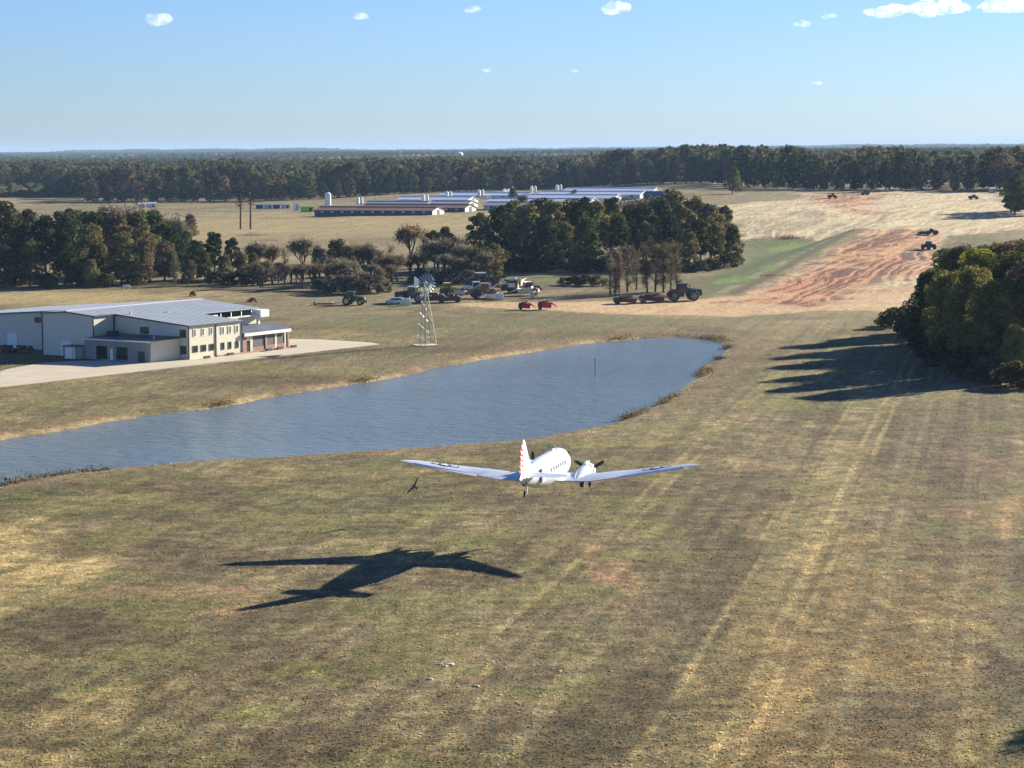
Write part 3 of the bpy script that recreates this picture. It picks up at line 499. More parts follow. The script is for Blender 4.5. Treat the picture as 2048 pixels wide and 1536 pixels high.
# rolling forest out to the horizon
ys = np.concatenate([np.linspace(1720, 2600, 150), np.geomspace(2610, 16000, 330)]); tn = np.linspace(-.29, .29, 1000)
FY, FT = np.meshgrid(ys, tn, indexing='ij'); FX = FY * FT
def worley(x, y, s, seed):
    xi = np.floor(x / s).astype(int); yi = np.floor(y / s).astype(int); best = np.full(x.shape, 9.); hgt = np.zeros(x.shape)
    for i in (-1, 0, 1):
        for j in (-1, 0, 1):
            a = (xi + i + seed) & 511; b = (yi + j + seed * 3) & 511; cx = (xi + i + TAB[a, b]) * s; cy = (yi + j + TAB[b, a]) * s
            d = np.hypot(x - cx, y - cy) / s; k = d < best; best = np.where(k, d, best); hgt = np.where(k, TAB[(a + 7) & 511, b], hgt)
    return best, hgt
sz = 9.5; wd, wh = worley(FX, FY, sz, 3); ws, wh2 = worley(FX, FY, 45, 7)
base = 19 + 7.5 * sst(-.05, .2, FT) + 1.0 * sst(.2, .25, FT)
ridg = (fbm(FX, FY, 900, 3, 101) - .5) * 18 * sst(2600, 5000, FY) + (fbm(FX, FY, 260, 3, 103) - .5) * 5
top_ = np.clip(1 - wd * wd * 1.6, 0, 1); near_ = 1 - sst(2300, 4200, FY)
FZ = base + ridg * .8 + top_ * 4.5 * (.4 + .6 * wh) * (1 + 1.2 * (FY / 6000)) + (wh2 - .5) * 3 - 13 * (1 - sst(0, 190, FY - np.interp(FT * F + 1024, [-200, 140, 175, 600, 850, 1150, 1400, 1500, 1620, 2300], [1900, 1880, 1540, 1540, 1660, 1690, 1620, 1420, 1320, 1290])))
hill = sst(14500, 15500, FY) * (13 * sst(-.205, -.19, FT) * (1 - sst(-.085, -.06, FT) * .75) + 8 * sst(.0, .2, FT) + 14 * (fbm(FT * 60, FT * 0, 1, 3, 131) - .4))
FZ = FZ + hill + 2 * sst(9000, 15000, FY)
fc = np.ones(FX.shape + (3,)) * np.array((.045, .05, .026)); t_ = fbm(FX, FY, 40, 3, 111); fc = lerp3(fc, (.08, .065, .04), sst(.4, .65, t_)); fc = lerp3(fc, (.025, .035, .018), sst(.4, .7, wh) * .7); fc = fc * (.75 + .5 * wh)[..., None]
fc = lerp3(fc, (.15, .13, .07), sst(.66, .7, fbm(FX, FY, 420, 3, 121)) * sst(2600, 3600, FY))
wm = bpy.data.materials.new('forest_canopy'); wm.use_nodes = True; wn = wm.node_tree; vb = wn.nodes.new('ShaderNodeVertexColor'); vb.layer_name = 'Col'; wb = wn.nodes['Principled BSDF']; wb.inputs['Roughness'].default_value = 1; wb.inputs['Specular IOR Level'].default_value = 0
tx = wn.nodes.new('ShaderNodeTexCoord'); tz = wn.nodes.new('ShaderNodeTexNoise'); tz.inputs['Scale'].default_value = .35; tz.inputs['Detail'].default_value = 4; wn.links.new(tx.outputs['Object'], tz.inputs[0])
sv = wn.nodes.new('ShaderNodeVectorMath'); sv.operation = 'SCALE'; wn.links.new(vb.outputs[0], sv.inputs[0]); q = wn.nodes.new('ShaderNodeMapRange'); q.inputs[1].default_value = .3; q.inputs[2].default_value = .7; q.inputs[3].default_value = .5; q.inputs[4].default_value = 1.5
wn.links.new(tz.outputs[0], q.inputs[0]); wn.links.new(q.outputs[0], sv.inputs['Scale']); wn.links.new(sv.outputs[0], wb.inputs['Base Color'])
tag(grid_mesh('distant_forest', FX, FY, FZ, fc, None, wm), 'rolling forest reaching from the tree belt to the hazy horizon', 'forest', kind='stuff')
# ------------------------------------------------------------------ aircraft
WGL = mat('grey_window', (.25, .28, .32), .2)
WHT = mat('white_paint', (.80, .80, .79), .28, 0, noise=.06, nscale=1.2, spec=.5); REDP = mat('red_paint', (.55, .02, .03), .35); PLW = mat('airframe_paint', (.60, .65, .70), .3, noise=.05, nscale=1); WGL.node_tree.nodes['Principled BSDF'].inputs['Base Color'].default_value = (.19, .22, .25, 1); SILV = mat('silvery_paint', (.50, .54, .62), .35, noise=.08, nscale=1.5); NAVY = mat('navy_paint', (.01, .015, .06), .4); BLK = mat('black_metal', (.015, .015, .017), .45)
DARK = mat('dark_opening', (.01, .01, .012), .7); GLASS = mat('dark_glass', (.03, .04, .05), .08, spec=.8); RUB = mat('rubber', (.02, .02, .02), .85); STEEL = mat('steel', (.55, .55, .55), .35, .8); PIN = mat('pale_trim', (.62, .62, .6), .4)
T = Vector((3.232, 213.856, 6.893)); yaw, pit, rol = .226, -.02, -.011
fv = Vector((math.sin(yaw) * math.cos(pit), math.cos(yaw) * math.cos(pit), math.sin(pit))); r0 = Vector((math.cos(yaw), -math.sin(yaw), 0)); u0 = r0.cross(fv)
rv = r0 * math.cos(rol) - u0 * math.sin(rol); uv = rv.cross(fv)
plane = empty('propeller_airplane', T, 0, 'white twin engine propeller airplane flying low over the grass with a red and white rudder', 'airplane')
plane.rotation_euler = Matrix(((rv.x, fv.x, uv.x), (rv.y, fv.y, uv.y), (rv.z, fv.z, uv.z))).to_euler()
def B(xb): return 8 - xb
def ring(xb, zc, rw, rh, n=28, lo=None):
    o = []
    for i in range(n):
        a = 2 * math.pi * i / n; s = math.sin(a); hh = rh if s > 0 else (lo or rh); o.append((math.cos(a) * rw, B(xb), zc + s * hh))
    return o
FS = [(0.02, -.12, .04, .04), (.12, -.12, .34, .36), (.4, -.1, .62, .66), (.9, -.06, .88, .95), (1.5, -.02, 1.03, 1.12), (1.75, .04, 1.08, 1.24), (2.3, .08, 1.16, 1.42), (3.2, .08, 1.24, 1.5), (4.5, .06, 1.28, 1.5), (9, .06, 1.28, 1.48), (11, .1, 1.24, 1.42), (13, .18, 1.08, 1.28), (15, .28, .82, 1.04), (16.8, .38, .52, .76), (18.2, .44, .28, .5), (19.2, .47, .13, .28), (19.62, .47, .03, .08)]
MB().loft([ring(*s) for s in FS]).build('fuselage', PLW, plane, True)
def foil(y, xle, ch, z, t, n=9):   # points of one wing section
    up = []; dn = []
    for i in range(n + 1):
        c = (1 - math.cos(math.pi * i / n)) / 2; yt = 5 * t * (.2969 * c ** .5 - .126 * c - .3516 * c * c + .2843 * c ** 3 - .1015 * c ** 4)
        up.append((y, B(xle + c * ch), z + (yt * 1.25 + .012) * ch)); dn.append((y, B(xle + c * ch), z - yt * .75 * ch))
    return up + dn[::-1][1:-1]
def fz(y): return -1.02 + max(0, abs(y) - 4.3) * .165
def fle(y): return 3.75 if abs(y) < 4.3 else 3.75 + (abs(y) - 4.3) * .27
def fte(y): return 8.35 + max(0, abs(y) - 4.3) * -.0
for sgn in (-1, 1):
    st = []
    for y in (0.6, 2.2, 4.3, 6.6, 6.75, 9, 11.5, 13.2, 14.0, 14.35, 14.48):
        le = fle(y); te = fte(y) if y <= 6.6 else 7.98 - (y - 6.6) * .0
        if y > 13: le += (y - 13) ** 2 * .42; te -= (y - 13) ** 2 * .2
        st.append(foil(sgn * y, le, te - le, fz(y), .13 if y < 8 else .11))
    wg = MB().loft(st).build('wing', SILV, plane, True)
    # aileron behind a visible hinge gap
    def abox(y0, y1, x0a, x0b, x1a, x1b, dz0, dz1, th0=.11, nm='aileron'):
        vs = []
        for y, xa, xb_ in ((y0, x0a, x1a), (y1, x0b, x1b)):
            zz = fz(y); vs += [(sgn * y, B(xa), zz + .10 + dz0), (sgn * y, B(xb_), zz + .02 + dz1), (sgn * y, B(xb_), zz - .02 + dz1), (sgn * y, B(xa), zz - th0 + dz0)]
        MB().add(vs, [(0, 1, 5, 4), (1, 2, 6, 5), (2, 3, 7, 6), (3, 0, 4, 7), (0, 3, 2, 1), (4, 5, 6, 7)]).build(nm, WHT, plane)
    abox(6.85, 13.1, 7.99, 7.99, 8.38, 8.15, -.02, -.06)
    # national insignia: disc, star and bars on the wing skin
    cy = sgn * 10.3; cx = 6.55; zt = fz(10.3)
    def onwing(dx, dy, lift):  # dx along span, dy forward
        y = 10.3 + dx; le = fle(y); ch = 7.98 - le; xb_ = cx - dy; c = min(max((xb_ - le) / ch, .02), .98)
        yt = 5 * .11 * (.2969 * c ** .5 - .126 * c - .3516 * c * c + .2843 * c ** 3 - .1015 * c ** 4)
        return (sgn * y, B(xb_), fz(y) + (yt * 1.25 + .012) * ch + lift)
    def decal(name, pts, m_, lift):
        n = len(pts); c_ = (sum(p[0] for p in pts) / n, sum(p[1] for p in pts) / n)
        rings = [[(c_[0] + (p[0] - c_[0]) * k, c_[1] + (p[1] - c_[1]) * k) for p in pts] for k in (.34, .67, 1)]
        vs = [onwing(*c_, lift)] + [onwing(*p, lift) for r_ in rings for p in r_]; fs = [(0, 1 + i, 1 + (i + 1) % n) for i in range(n)]
        for j in (0, 1): fs += [(1 + j * n + i, 1 + (j + 1) * n + i, 1 + (j + 1) * n + (i + 1) % n, 1 + j * n + (i + 1) % n) for i in range(n)]
        o = MB().add(vs, fs).build(name, m_, wg); return o
    disc = [(math.cos(a) * .62, math.sin(a) * .62) for a in [2 * math.pi * i / 24 for i in range(24)]]
    for s2 in (-1, 1):
        decal('insignia_border', [(s2 * .5, -.38), (s2 * 1.35, -.38), (s2 * 1.35, .38), (s2 * .5, .38)], NAVY, .018)
        decal('insignia_bar', [(s2 * .6, -.2), (s2 * 1.22, -.2), (s2 * 1.22, .2), (s2 * .6, .2)], WHT, .03)
    decal('insignia_disc', disc, NAVY, .036)
    decal('insignia_star', [((.6 if i % 2 == 0 else .25) * math.sin(math.pi * i / 5), (.6 if i % 2 == 0 else .25) * math.cos(math.pi * i / 5)) for i in range(10)], WHT, .046)
    # tail surfaces
    MB().loft([foil(sgn * y, 15.3 + y * .36, 1.95 - y * .2, .62 + .0 * y, .1) for y in (.1, 1.5, 3, 3.7)] + [foil(sgn * 4.0, 17.1, .75, .62, .08)]).build('tailplane', SILV, plane, True)
    MB().loft([foil(sgn * y, xl, c_, .62, .1) for y, xl, c_ in ((.42, 17.3, 1.25), (1.5, 17.52, 1.1), (3, 17.78, .8), (3.9, 17.9, .45))]).build('elevator', SILV, plane, True)
    # engine nacelle
    na = [(1.35 + 0, 0, .05), (1.4, 0, .5), (1.55, 0, .7), (2.1, 0, .76), (2.75, 0, .76), (2.8, 0, .66)]
    def nring(xb, zc, r, rz=None): return [(sgn * 2.82 + math.cos(2 * math.pi * i / 20) * r, B(xb), -.72 + zc + math.sin(2 * math.pi * i / 20) * (rz or r)) for i in range(20)]
    nac = MB().loft([nring(2.6, 0, .66), nring(3.4, 0, .68), nring(4.6, -.04, .66), nring(6, -.14, .56, .52), nring(7.4, -.3, .34, .3), nring(8.4, -.42, .1, .1)]).build('engine_nacelle', PLW, plane, True)
    MB().loft([nring(1.55, 0, .46), nring(1.45, 0, .56), nring(1.6, 0, .7), nring(2.1, 0, .77), nring(2.75, 0, .74)]).build('cowling', PLW, nac, True)
    MB().prism([(-.16, .62), (.16, .62), (.12, .95), (-.12, .95)], B(3.4), B(1.9)).build('air_scoop', WHT, nac).location = (sgn * 2.82, 0, -.72)
    pr = MB().cyl((0, B(1.6), 0), (0, B(1.05), 0), .17, .08, 12).build('propeller', BLK, nac); pr.location = (sgn * 2.82, 0, -.72)
    bl = MB()
    for a in ((math.radians(60), math.radians(180), math.radians(300)) if sgn > 0 else (math.radians(0), math.radians(120), math.radians(240))):
        dx, dz = math.sin(a), math.cos(a); px_, pz_ = dz, -dx
        rg = []
        for r_, wd_, tw in ((.12, .08, .3), (.5, .15, .9), (1.0, .17, .6), (1.5, .15, .4), (1.72, .06, .3)):
            rg.append([(sgn * 2.82 + dx * r_ + px_ * wd_ * k * math.cos(tw * .5), B(1.3) + wd_ * k * math.sin(tw) * .8 + j * .03, -.72 + dz * r_ + pz_ * wd_ * k * math.cos(tw * .5)) for k, j in ((-1, 0), (0, 1), (1, 0), (0, -1))])
        bl.loft(rg)
    bl.build('propeller_blades', BLK, nac, True)
    MB().cyl((sgn * 2.82 - .18, B(4.9), -1.5), (sgn * 2.82 + .18, B(4.9), -1.5), .5, .5, 20).build('main_wheel', RUB, plane, True)
    MB().cyl((sgn * 2.82 + sgn * .5, B(3.6), -1.0), (sgn * 2.82 + sgn * .62, B(4.5), -1.15), .12, .12, 8).build('exhaust_pipe', BLK, nac)
    for k in range(7):
        xb_ = 5.3 + k * 1.02; rw = float(np.interp(xb_, [f[0] for f in FS], [f[2] for f in FS])); o = MB().box((sgn * rw * .965, B(xb_), .42), (.1, .36, .38)).build('window', WGL, plane, bevel=.02)
    MB().box((sgn * .62, B(1.72), .9), (.5, .42, .42), rz=sgn * .6, ry=sgn * .2).build('cockpit_window', GLASS, plane)
MB().box((1.0, B(14.1), .3), (.12, 1.1, 1.35)).build('cargo_door', PIN, plane).location = (-.02, 0, 0)
def vfoil(z, xle, ch, t):   # vertical section
    o = []
    for i in range(9):
        c = i / 8; yt = 5 * t * (.2969 * c ** .5 - .126 * c - .3516 * c * c + .2843 * c ** 3 - .1036 * c ** 4); o.append((yt * ch, B(xle + c * ch), z))
    return o + [(-p[0], p[1], p[2]) for p in o[::-1][1:-1]]
MB().loft([vfoil(.6, 13.3, 4.5, .04), vfoil(1.1, 14.5, 3.4, .07), vfoil(1.9, 15.6, 2.35, .1), vfoil(2.9, 16.5, 1.55, .1), vfoil(3.6, 17.1, 1.0, .1), vfoil(3.9, 17.5, .5, .1)]).build('fin', PLW, plane, True)
rud = MB().loft([vfoil(.62, 18.0, 1.25, .07), vfoil(1.2, 17.95, 1.6, .07), vfoil(2.0, 17.98, 1.55, .07), vfoil(2.8, 18.02, 1.3, .07), vfoil(3.3, 18.06, 1.0, .07), vfoil(3.6, 18.1, .6, .06)]).build('rudder', REDP, plane, True)
dm = MB()
for k in range(6):
    z = .95 + k * .47; xc = 18.0 + float(np.interp(z, [.6, 1.2, 2, 2.8, 3.6], [1.25, 1.6, 1.55, 1.3, .6])) * .66
    hl = min(.42, (xc - 17.9) * .5); o = MB().prism([(B(xc) + math.cos(k2 * math.pi / 8) * hl, z + math.sin(k2 * math.pi / 8) * .155) for k2 in range(16)], -.085, .085, 'x').build('white_mark', WHT, rud)
# rear view scallops along the trailing edge
tw = empty('x'); bpy.data.objects.remove(tw)
MB().cyl((0, B(16.6), -.45), (.05, B(17.0), -1.1), .07, .06, 8).build('tail_strut', WHT, plane)
MB().cyl((-.16, B(17.1), -1.12), (.02, B(17.1), -1.12), .3, .3, 16).build('tail_wheel', RUB, plane, True)
MB().box((0, B(17.4), -.02), (.5, 1.1, .16)).build('belly_vent', DARK, plane)
m = MB(); m.cyl((0, B(3.9), 1.5), (0, B(4.1), 2.05), .05, .03, 6); m.box((0, B(5), 1.58), (.1, .7, .22)); m.cyl((.3, B(4.4), 1.45), (.3, B(4.5), 1.8), .03, .02, 5); m.build('antenna', WHT, plane)
# ------------------------------------------------------------------ soaring bird
d = ray(829, 973); d = d / d.y; bp_ = Vector((0, 0, HC)) + d * 228
bird = MB(); wsp = [(-1.0, -.10, .34, .1), (-.72, .02, .24, .22), (-.35, .07, .1, .3), (0, .05, 0, .34), (.35, .07, .1, .3), (.72, .02, .24, .22), (1.0, -.1, .34, .1)]
rg = []
for x, y, z, c in wsp: rg.append([(x, y + c / 2, z), (x, y, z + .035), (x, y - c / 2, z), (x, y, z - .02)])
bird.loft(rg); bird.loft([[(math.cos(a) * r_, y, math.sin(a) * r_) for a in [k * math.pi / 4 for k in range(8)]] for y, r_ in ((.42, .02), (.34, .05), (.2, .08), (0, .12), (-.22, .09), (-.34, .04))]); bird.add([(-.05, -.3, .01), (.05, -.3, .01), (.16, -.62, .02), (-.16, -.62, .02)], [(0, 1, 2, 3)])
bo = bird.build('flying_vulture', BLK, None, True); bo.location = bp_; bo.rotation_euler = (.5, -.95, .15); tag(bo, 'black soaring bird with wings spread just below the left wing of the airplane', 'bird')
# ------------------------------------------------------------------ windmill
GALV = mat('galvanised', (.40, .41, .38), .45, .3, noise=.2, nscale=2); CONC = mat('concrete', (.50, .43, .31), .9, noise=.1, nscale=.3)
p = on(851, 691); wm_ = empty('farm_windmill', p, .35, 'tall farm windmill on a lattice tower standing on the bank of the pond', 'windmill')
hb = HC - (565 - 299) / F * p.y - p.z
MB().box((0, 0, .02), (4.4, 3.8, .26)).build('footing', CONC, wm_)
tw_ = MB(); b0 = 1.7; t0 = .2; hz_ = hb - .7
def leg(i, z): k = b0 + (t0 - b0) * z / hz_; return ((-k, -k, z), (k, -k, z), (k, k, z), (-k, k, z))[i]
for i in range(4): MB().cyl(leg(i, 0), leg(i, hz_), .065, .055, 6).build('tower_leg', GALV, wm_)
for z in np.linspace(.0, hz_ - .6, 6)[1:]:
    for i in range(4): tw_.cyl(leg(i, z), leg((i + 1) % 4, z), .03, .03, 5)
lv = np.linspace(0, hz_ - .6, 6)
for a, b_ in zip(lv[:-1], lv[1:]):
    for i in range(4): tw_.cyl(leg(i, a), leg((i + 1) % 4, b_), .025, .025, 4)
tw_.build('bracing', GALV, wm_); MB().cyl((0, 0, 0), (0, 0, hz_), .16, .14, 10).build('pump_pipe', GALV, wm_); MB().box((0, 0, hz_ - .9), (1.2, 1.2, .06)).build('platform', GALV, wm_)
hd = MB().cyl((0, 0, hz_), (0, 0, hb + .1), .2, .2, 10); hd.box((.15, 0, hb), (.9, .4, .5)); hd = hd.build('gearbox', mat('white_enamel', (.75, .74, .68), .4), wm_, bevel=.04)
wang = -1.0 - .35
wl = MB(); R_ = 1.95
ax = Vector((math.cos(wang), math.sin(wang), 0)); up_ = Vector((0, 0, 1)); sd_ = ax.cross(up_); c_ = Vector((0, 0, hb)) + ax * .75
for i in range(18):
    a = 2 * math.pi * i / 18; d1 = sd_ * math.cos(a) + up_ * math.sin(a); t1_ = -sd_ * math.sin(a) + up_ * math.cos(a); q = (t1_ * .8 + ax * .6)
    vs = [c_ + d1 * r_ + q * s_ * w_ + ax * o_ for r_, w_ in ((.62, .1), (R_, .15)) for s_ in (-1, 1) for o_ in (0, .02)]
    wl.add(vs, [(0, 2, 6, 4), (1, 5, 7, 3), (0, 4, 5, 1), (2, 3, 7, 6), (4, 6, 7, 5), (0, 1, 3, 2)])
wb_ = wl.build('wheel_blades', mat('blade_steel', (.26, .36, .44), .6, 0), wm_)
sp = MB()
for i in range(6): a = 2 * math.pi * i / 6 + .1; sp.cyl(c_, c_ + (sd_ * math.cos(a) + up_ * math.sin(a)) * 1.6, .03, .02, 4)
for r_ in (.75, 1.55):
    pts = [c_ + (sd_ * math.cos(2 * math.pi * i / 24) + up_ * math.sin(2 * math.pi * i / 24)) * r_ for i in range(24)]
    for i in range(24): sp.cyl(pts[i], pts[(i + 1) % 24], .025, .025, 4, False)
sp.build('wheel_spokes', GALV, wm_); MB().cyl(c_ - ax * .4, c_ + ax * .2, .24, .12, 10).build('hub', hd.data.materials[0], wm_)
vn = MB(); e0 = Vector((0, 0, hb)) - ax * .3; e1 = Vector((0, 0, hb)) - ax * 2.3; vn.cyl(e0, e1, .05, .04, 6); vn.build('tail_boom', GALV, wm_)
vs = []
for o_ in (-.015, .015):
    for l_, h_ in ((2.0, .3), (2.3, .62), (4.0, 1.15), (4.0, -1.15), (2.3, -.55), (2.0, -.3)): vs.append(Vector((0, 0, hb + h_)) - ax * l_ + sd_ * o_)
MB().add(vs, [tuple(range(6)), tuple(range(11, 5, -1))] + [(i, (i + 1) % 6, (i + 1) % 6 + 6, i + 6) for i in range(6)]).build('tail_vane', WHT, wm_)
# post in the pond
p = at(1190, 742); po = MB(); po.cyl((0, 0, -1.5), (0, 0, 2.9), .07, .06, 8); po.box((0, 0, 2.7), (.16, .16, .3)); po = po.build('gauge_post', BARK, None); po.location = (p.x, p.y, WZ); tag(po, 'thin metal post standing in the water of the pond', 'post')
# ------------------------------------------------------------------ metal building
CREAM = mat('cream_sheet', (.64, .60, .46), .5, noise=.05, nscale=.4, wav=None); TRIM = mat('dark_trim', (.03, .035, .045), .5); ROOFM = mat('roof_sheet', (.36, .39, .42), .5, 0, noise=.12, nscale=.25)
GRN = mat('green_sheet', (.015, .045, .035), .45); BRICK = mat('brick', (.42, .23, .17), .85, noise=.3, nscale=6); WHP = mat('white_door', (.8, .79, .74), .5); SLATE = mat('slate_roof', (.12, .13, .16), .6, noise=.3, nscale=.3)
def ribbed(mt, scale=2.2):
    n = mt.node_tree; b = n.nodes['Principled BSDF']; tc = n.nodes.new('ShaderNodeTexCoord'); sx = n.nodes.new('ShaderNodeSeparateXYZ'); n.links.new(tc.outputs['Object'], sx.inputs[0])
    ad = n.nodes.new('ShaderNodeMath'); ad.operation = 'ADD'; n.links.new(sx.outputs[0], ad.inputs[0]); n.links.new(sx.outputs[1], ad.inputs[1]); ml = n.nodes.new('ShaderNodeMath'); ml.operation = 'MULTIPLY'; ml.inputs[1].default_value = scale; n.links.new(ad.outputs[0], ml.inputs[0])
    fr = n.nodes.new('ShaderNodeMath'); fr.operation = 'PINGPONG'; fr.inputs[1].default_value = .5; n.links.new(ml.outputs[0], fr.inputs[0]); pw = n.nodes.new('ShaderNodeMath'); pw.operation = 'POWER'; pw.inputs[1].default_value = 3; n.links.new(fr.outputs[0], pw.inputs[0])
    bp = n.nodes.new('ShaderNodeBump'); bp.inputs['Strength'].default_value = .25; bp.inputs['Distance'].default_value = .06; n.links.new(pw.outputs[0], bp.inputs['Height']); n.links.new(bp.outputs[0], b.inputs['Normal'])
ribbed(CREAM, 3.3); ribbed(GRN, 1.1)
APM = CONC.copy(); APM.name = 'slab_concrete'; n_ = APM.node_tree; b_ = n_.nodes['Principled BSDF']; src_ = b_.inputs['Base Color'].links[0].from_socket
bk = n_.nodes.new('ShaderNodeTexBrick'); bk.offset = 0; bk.inputs['Scale'].default_value = 1; bk.inputs['Brick Width'].default_value = 4.6; bk.inputs['Row Height'].default_value = 4.6; bk.inputs['Mortar Size'].default_value = .045; bk.inputs['Color1'].default_value = (1, 1, 1, 1); bk.inputs['Color2'].default_value = (.9, .9, .91, 1); bk.inputs['Mortar'].default_value = (.45, .43, .4, 1)
tc_ = n_.nodes.new('ShaderNodeTexCoord'); mp_ = n_.nodes.new('ShaderNodeMapping'); mp_.inputs['Rotation'].default_value = (0, 0, -math.radians(57)); n_.links.new(tc_.outputs['Object'], mp_.inputs[0]); n_.links.new(mp_.outputs[0], bk.inputs[0])
ml_ = n_.nodes.new('ShaderNodeVectorMath'); ml_.operation = 'MULTIPLY'; n_.links.new(src_, ml_.inputs[0]); n_.links.new(bk.outputs[0], ml_.inputs[1]); n_.links.new(ml_.outputs[0], b_.inputs['Base Color'])
AP = [(-330, 800), (-60, 783), (0, 775.5), (200, 752.5), (400, 730), (600, 707.5), (760, 689), (745, 686), (700, 683), (640, 679.5), (575, 679), (540, 686), (470, 700), (300, 712), (181, 722), (136, 723), (76, 728), (20, 738), (0, 744), (0, 757), (-60, 760), (-330, 765)]
app = poly(AP); o = MB().prism([tuple(q) for q in app], -.3, .07, 'z').build('concrete_apron', APM, None); tag(o, kind='structure')
C0 = at(378.4, 720); bd = empty('metal_building', (C0.x, C0.y, .07), math.radians(57), 'long cream metal building with grey roof and green roofed bay beside the concrete apron', 'building')
def rz(y): return 8.2 - .0857 * (24.5 - y) if y < 24.5 else 8.2 - .066 * (y - 24.5)
def wall(name, pts, m_, off):    # pts: (x,y,z) outline of a wall, thickened inward by off
    n = len(pts); vs = [tuple(p) for p in pts] + [(p[0] + off[0], p[1] + off[1], p[2]) for p in pts]
    return MB().add(vs, [tuple(range(n)), tuple(reversed(range(n, 2 * n)))] + [(i, (i + 1) % n, (i + 1) % n + n, i + n) for i in range(n)]).build(name, m_, bd)
e = .2
wall('front_wall', [(0, 0, 0), (14.7, 0, 0), (14.7, 0, rz(0) - .12), (0, 0, rz(0) - .12)], CREAM, (0, e))
wall('side_wall', [(0, .2, 0), (0, 17.7, 0), (0, 17.7, rz(17.7) - .12), (0, .2, rz(0) - .12)], CREAM, (e, 0))
wall('setback_wall', [(-5.6, 17.7, 0), (-.01, 17.7, 0), (-.01, 17.7, rz(17.7) - .12), (-5.6, 17.7, rz(17.7) - .12)], CREAM, (0, e))
wall('gable_wall', [(-5.6, 17.9, 0), (-5.6, 30.3, 0), (-5.6, 30.3, rz(30.3) - .12), (-5.6, 24.5, 8.08), (-5.6, 17.9, rz(17.9) - .12)], CREAM, (e, 0))
wall('return_wall', [(-5.4, 30.3, 0), (1.2, 30.3, 0), (1.2, 30.3, rz(30.3) - .12), (-5.4, 30.3, rz(30.3) - .12)], CREAM, (0, -e))
wall('wing_wall', [(1.2, 30.3, 0), (1.2, 66, 0), (1.2, 66, rz(66) - .12), (1.2, 30.3, rz(30.3) - .12)], CREAM, (e, 0))
wall('rear_wall', [(1.4, 66, 0), (32, 66, 0), (32, 66, rz(66) - .12), (1.4, 66, rz(66) - .12)], CREAM, (0, -e))
wall('end_wall', [(32, 10, 0), (32, 65.8, 0), (32, 65.8, rz(66) - .12), (32, 24.5, 8.08), (32, 10, rz(10) - .12)], CREAM, (-e, 0))
wall('return_wall', [(14.7, .2, 0), (14.7, 10, 0), (14.7, 10, rz(10) - .12), (14.7, .2, rz(0) - .12)], CREAM, (-e, 0))
wall('hall_front_wall', [(14.7, 10, 0), (31.8, 10, 0), (31.8, 10, 5.5), (14.7, 10, 5.5)], CREAM, (0, e))
def slab(name, pts, m_, t=.12, parent=None):
    n = len(pts); vs = [(x, y, z) for x, y, z in pts] + [(x, y, z - t) for x, y, z in pts]
    return MB().add(vs, [tuple(range(n)), tuple(reversed(range(n, 2 * n)))] + [(i, (i + 1) % n, (i + 1) % n + n, i + n) for i in range(n)]).build(name, m_, parent or bd)
h = .18
fr_ = slab('roof', [(x, y, rz(y)) for x, y in [(-5.6 - h, 24.5), (-5.6 - h, 17.7 - h), (-h, 17.7 - h), (-h, -h), (14.7 + h, -h), (14.7 + h, 10 - h), (32 + h, 10 - h), (32 + h, 24.5)]], ROOFM)
slab('roof', [(x, y, rz(y)) for x, y in [(-5.6 - h, 24.5), (32 + h, 24.5), (32 + h, 66 + h), (1.2 - h, 66 + h), (1.2 - h, 30.3 + h), (-5.6 - h, 30.3 + h)]], ROOFM)
MB().box((13.2, 24.5, 8.24), (37.8, .7, .1)).build('ridge_cap', PIN, fr_)
sm = MB()
for x in np.arange(-5, 32, 1.5):
    y0 = 17.6 if x < 0 else (.0 if x < 14.7 else 9.9); vs = []
    for yy in (y0, 24.2):
        for dx in (-.035, .035): vs += [(x + dx, yy, rz(yy) + .005), (x + dx, yy, rz(yy) + .035)]
    sm.add(vs, [(0, 1, 3, 2), (4, 6, 7, 5), (1, 5, 7, 3), (0, 4, 5, 1), (2, 3, 7, 6)])
sm.build('roof_seams', ROOFM, fr_)
def edge(a, b_, dz=-.13, w_=.16, nm='gutter'):
    a = Vector(a); b_ = Vector(b_); d_ = b_ - a; m = MB(); ln = d_.length; u = d_.normalized(); s_ = Vector((-u.y, u.x, 0)).normalized() * w_ / 2; q = Vector((0, 0, .11))
    vs = [p_ + s_ * i + q * j + Vector((0, 0, dz)) for p_ in (a, b_) for i, j in ((-1, -1), (1, -1), (1, 1), (-1, 1))]
    m.add(vs, [(0, 1, 2, 3), (7, 6, 5, 4), (0, 4, 5, 1), (1, 5, 6, 2), (2, 6, 7, 3), (3, 7, 4, 0)]).build(nm, TRIM, bd)
o_ = h + .085
edge((-o_, -o_, rz(-o_)), (14.7 + o_, -o_, rz(-o_))); edge((-o_, -h, rz(0)), (-o_, 17.7 - o_, rz(17.7 - o_)), nm='rake_trim'); edge((-5.6 - o_, 17.7 - h, rz(17.7)), (-5.6 - o_, 24.5, 8.2), nm='rake_trim'); edge((-5.6 - o_, 24.5, 8.2), (-5.6 - o_, 30.3 + h, rz(30.3)), nm='rake_trim')
edge((-5.6 - h, 17.7 - o_, rz(17.7)), (-o_, 17.7 - o_, rz(17.7))); edge((1.2 - o_, 30.3 + o_, rz(30.3)), (1.2 - o_, 66, rz(66)), nm='rake_trim'); edge((32 + o_, 9.8, rz(10)), (32 + o_, 24.5, 8.2), nm='rake_trim')
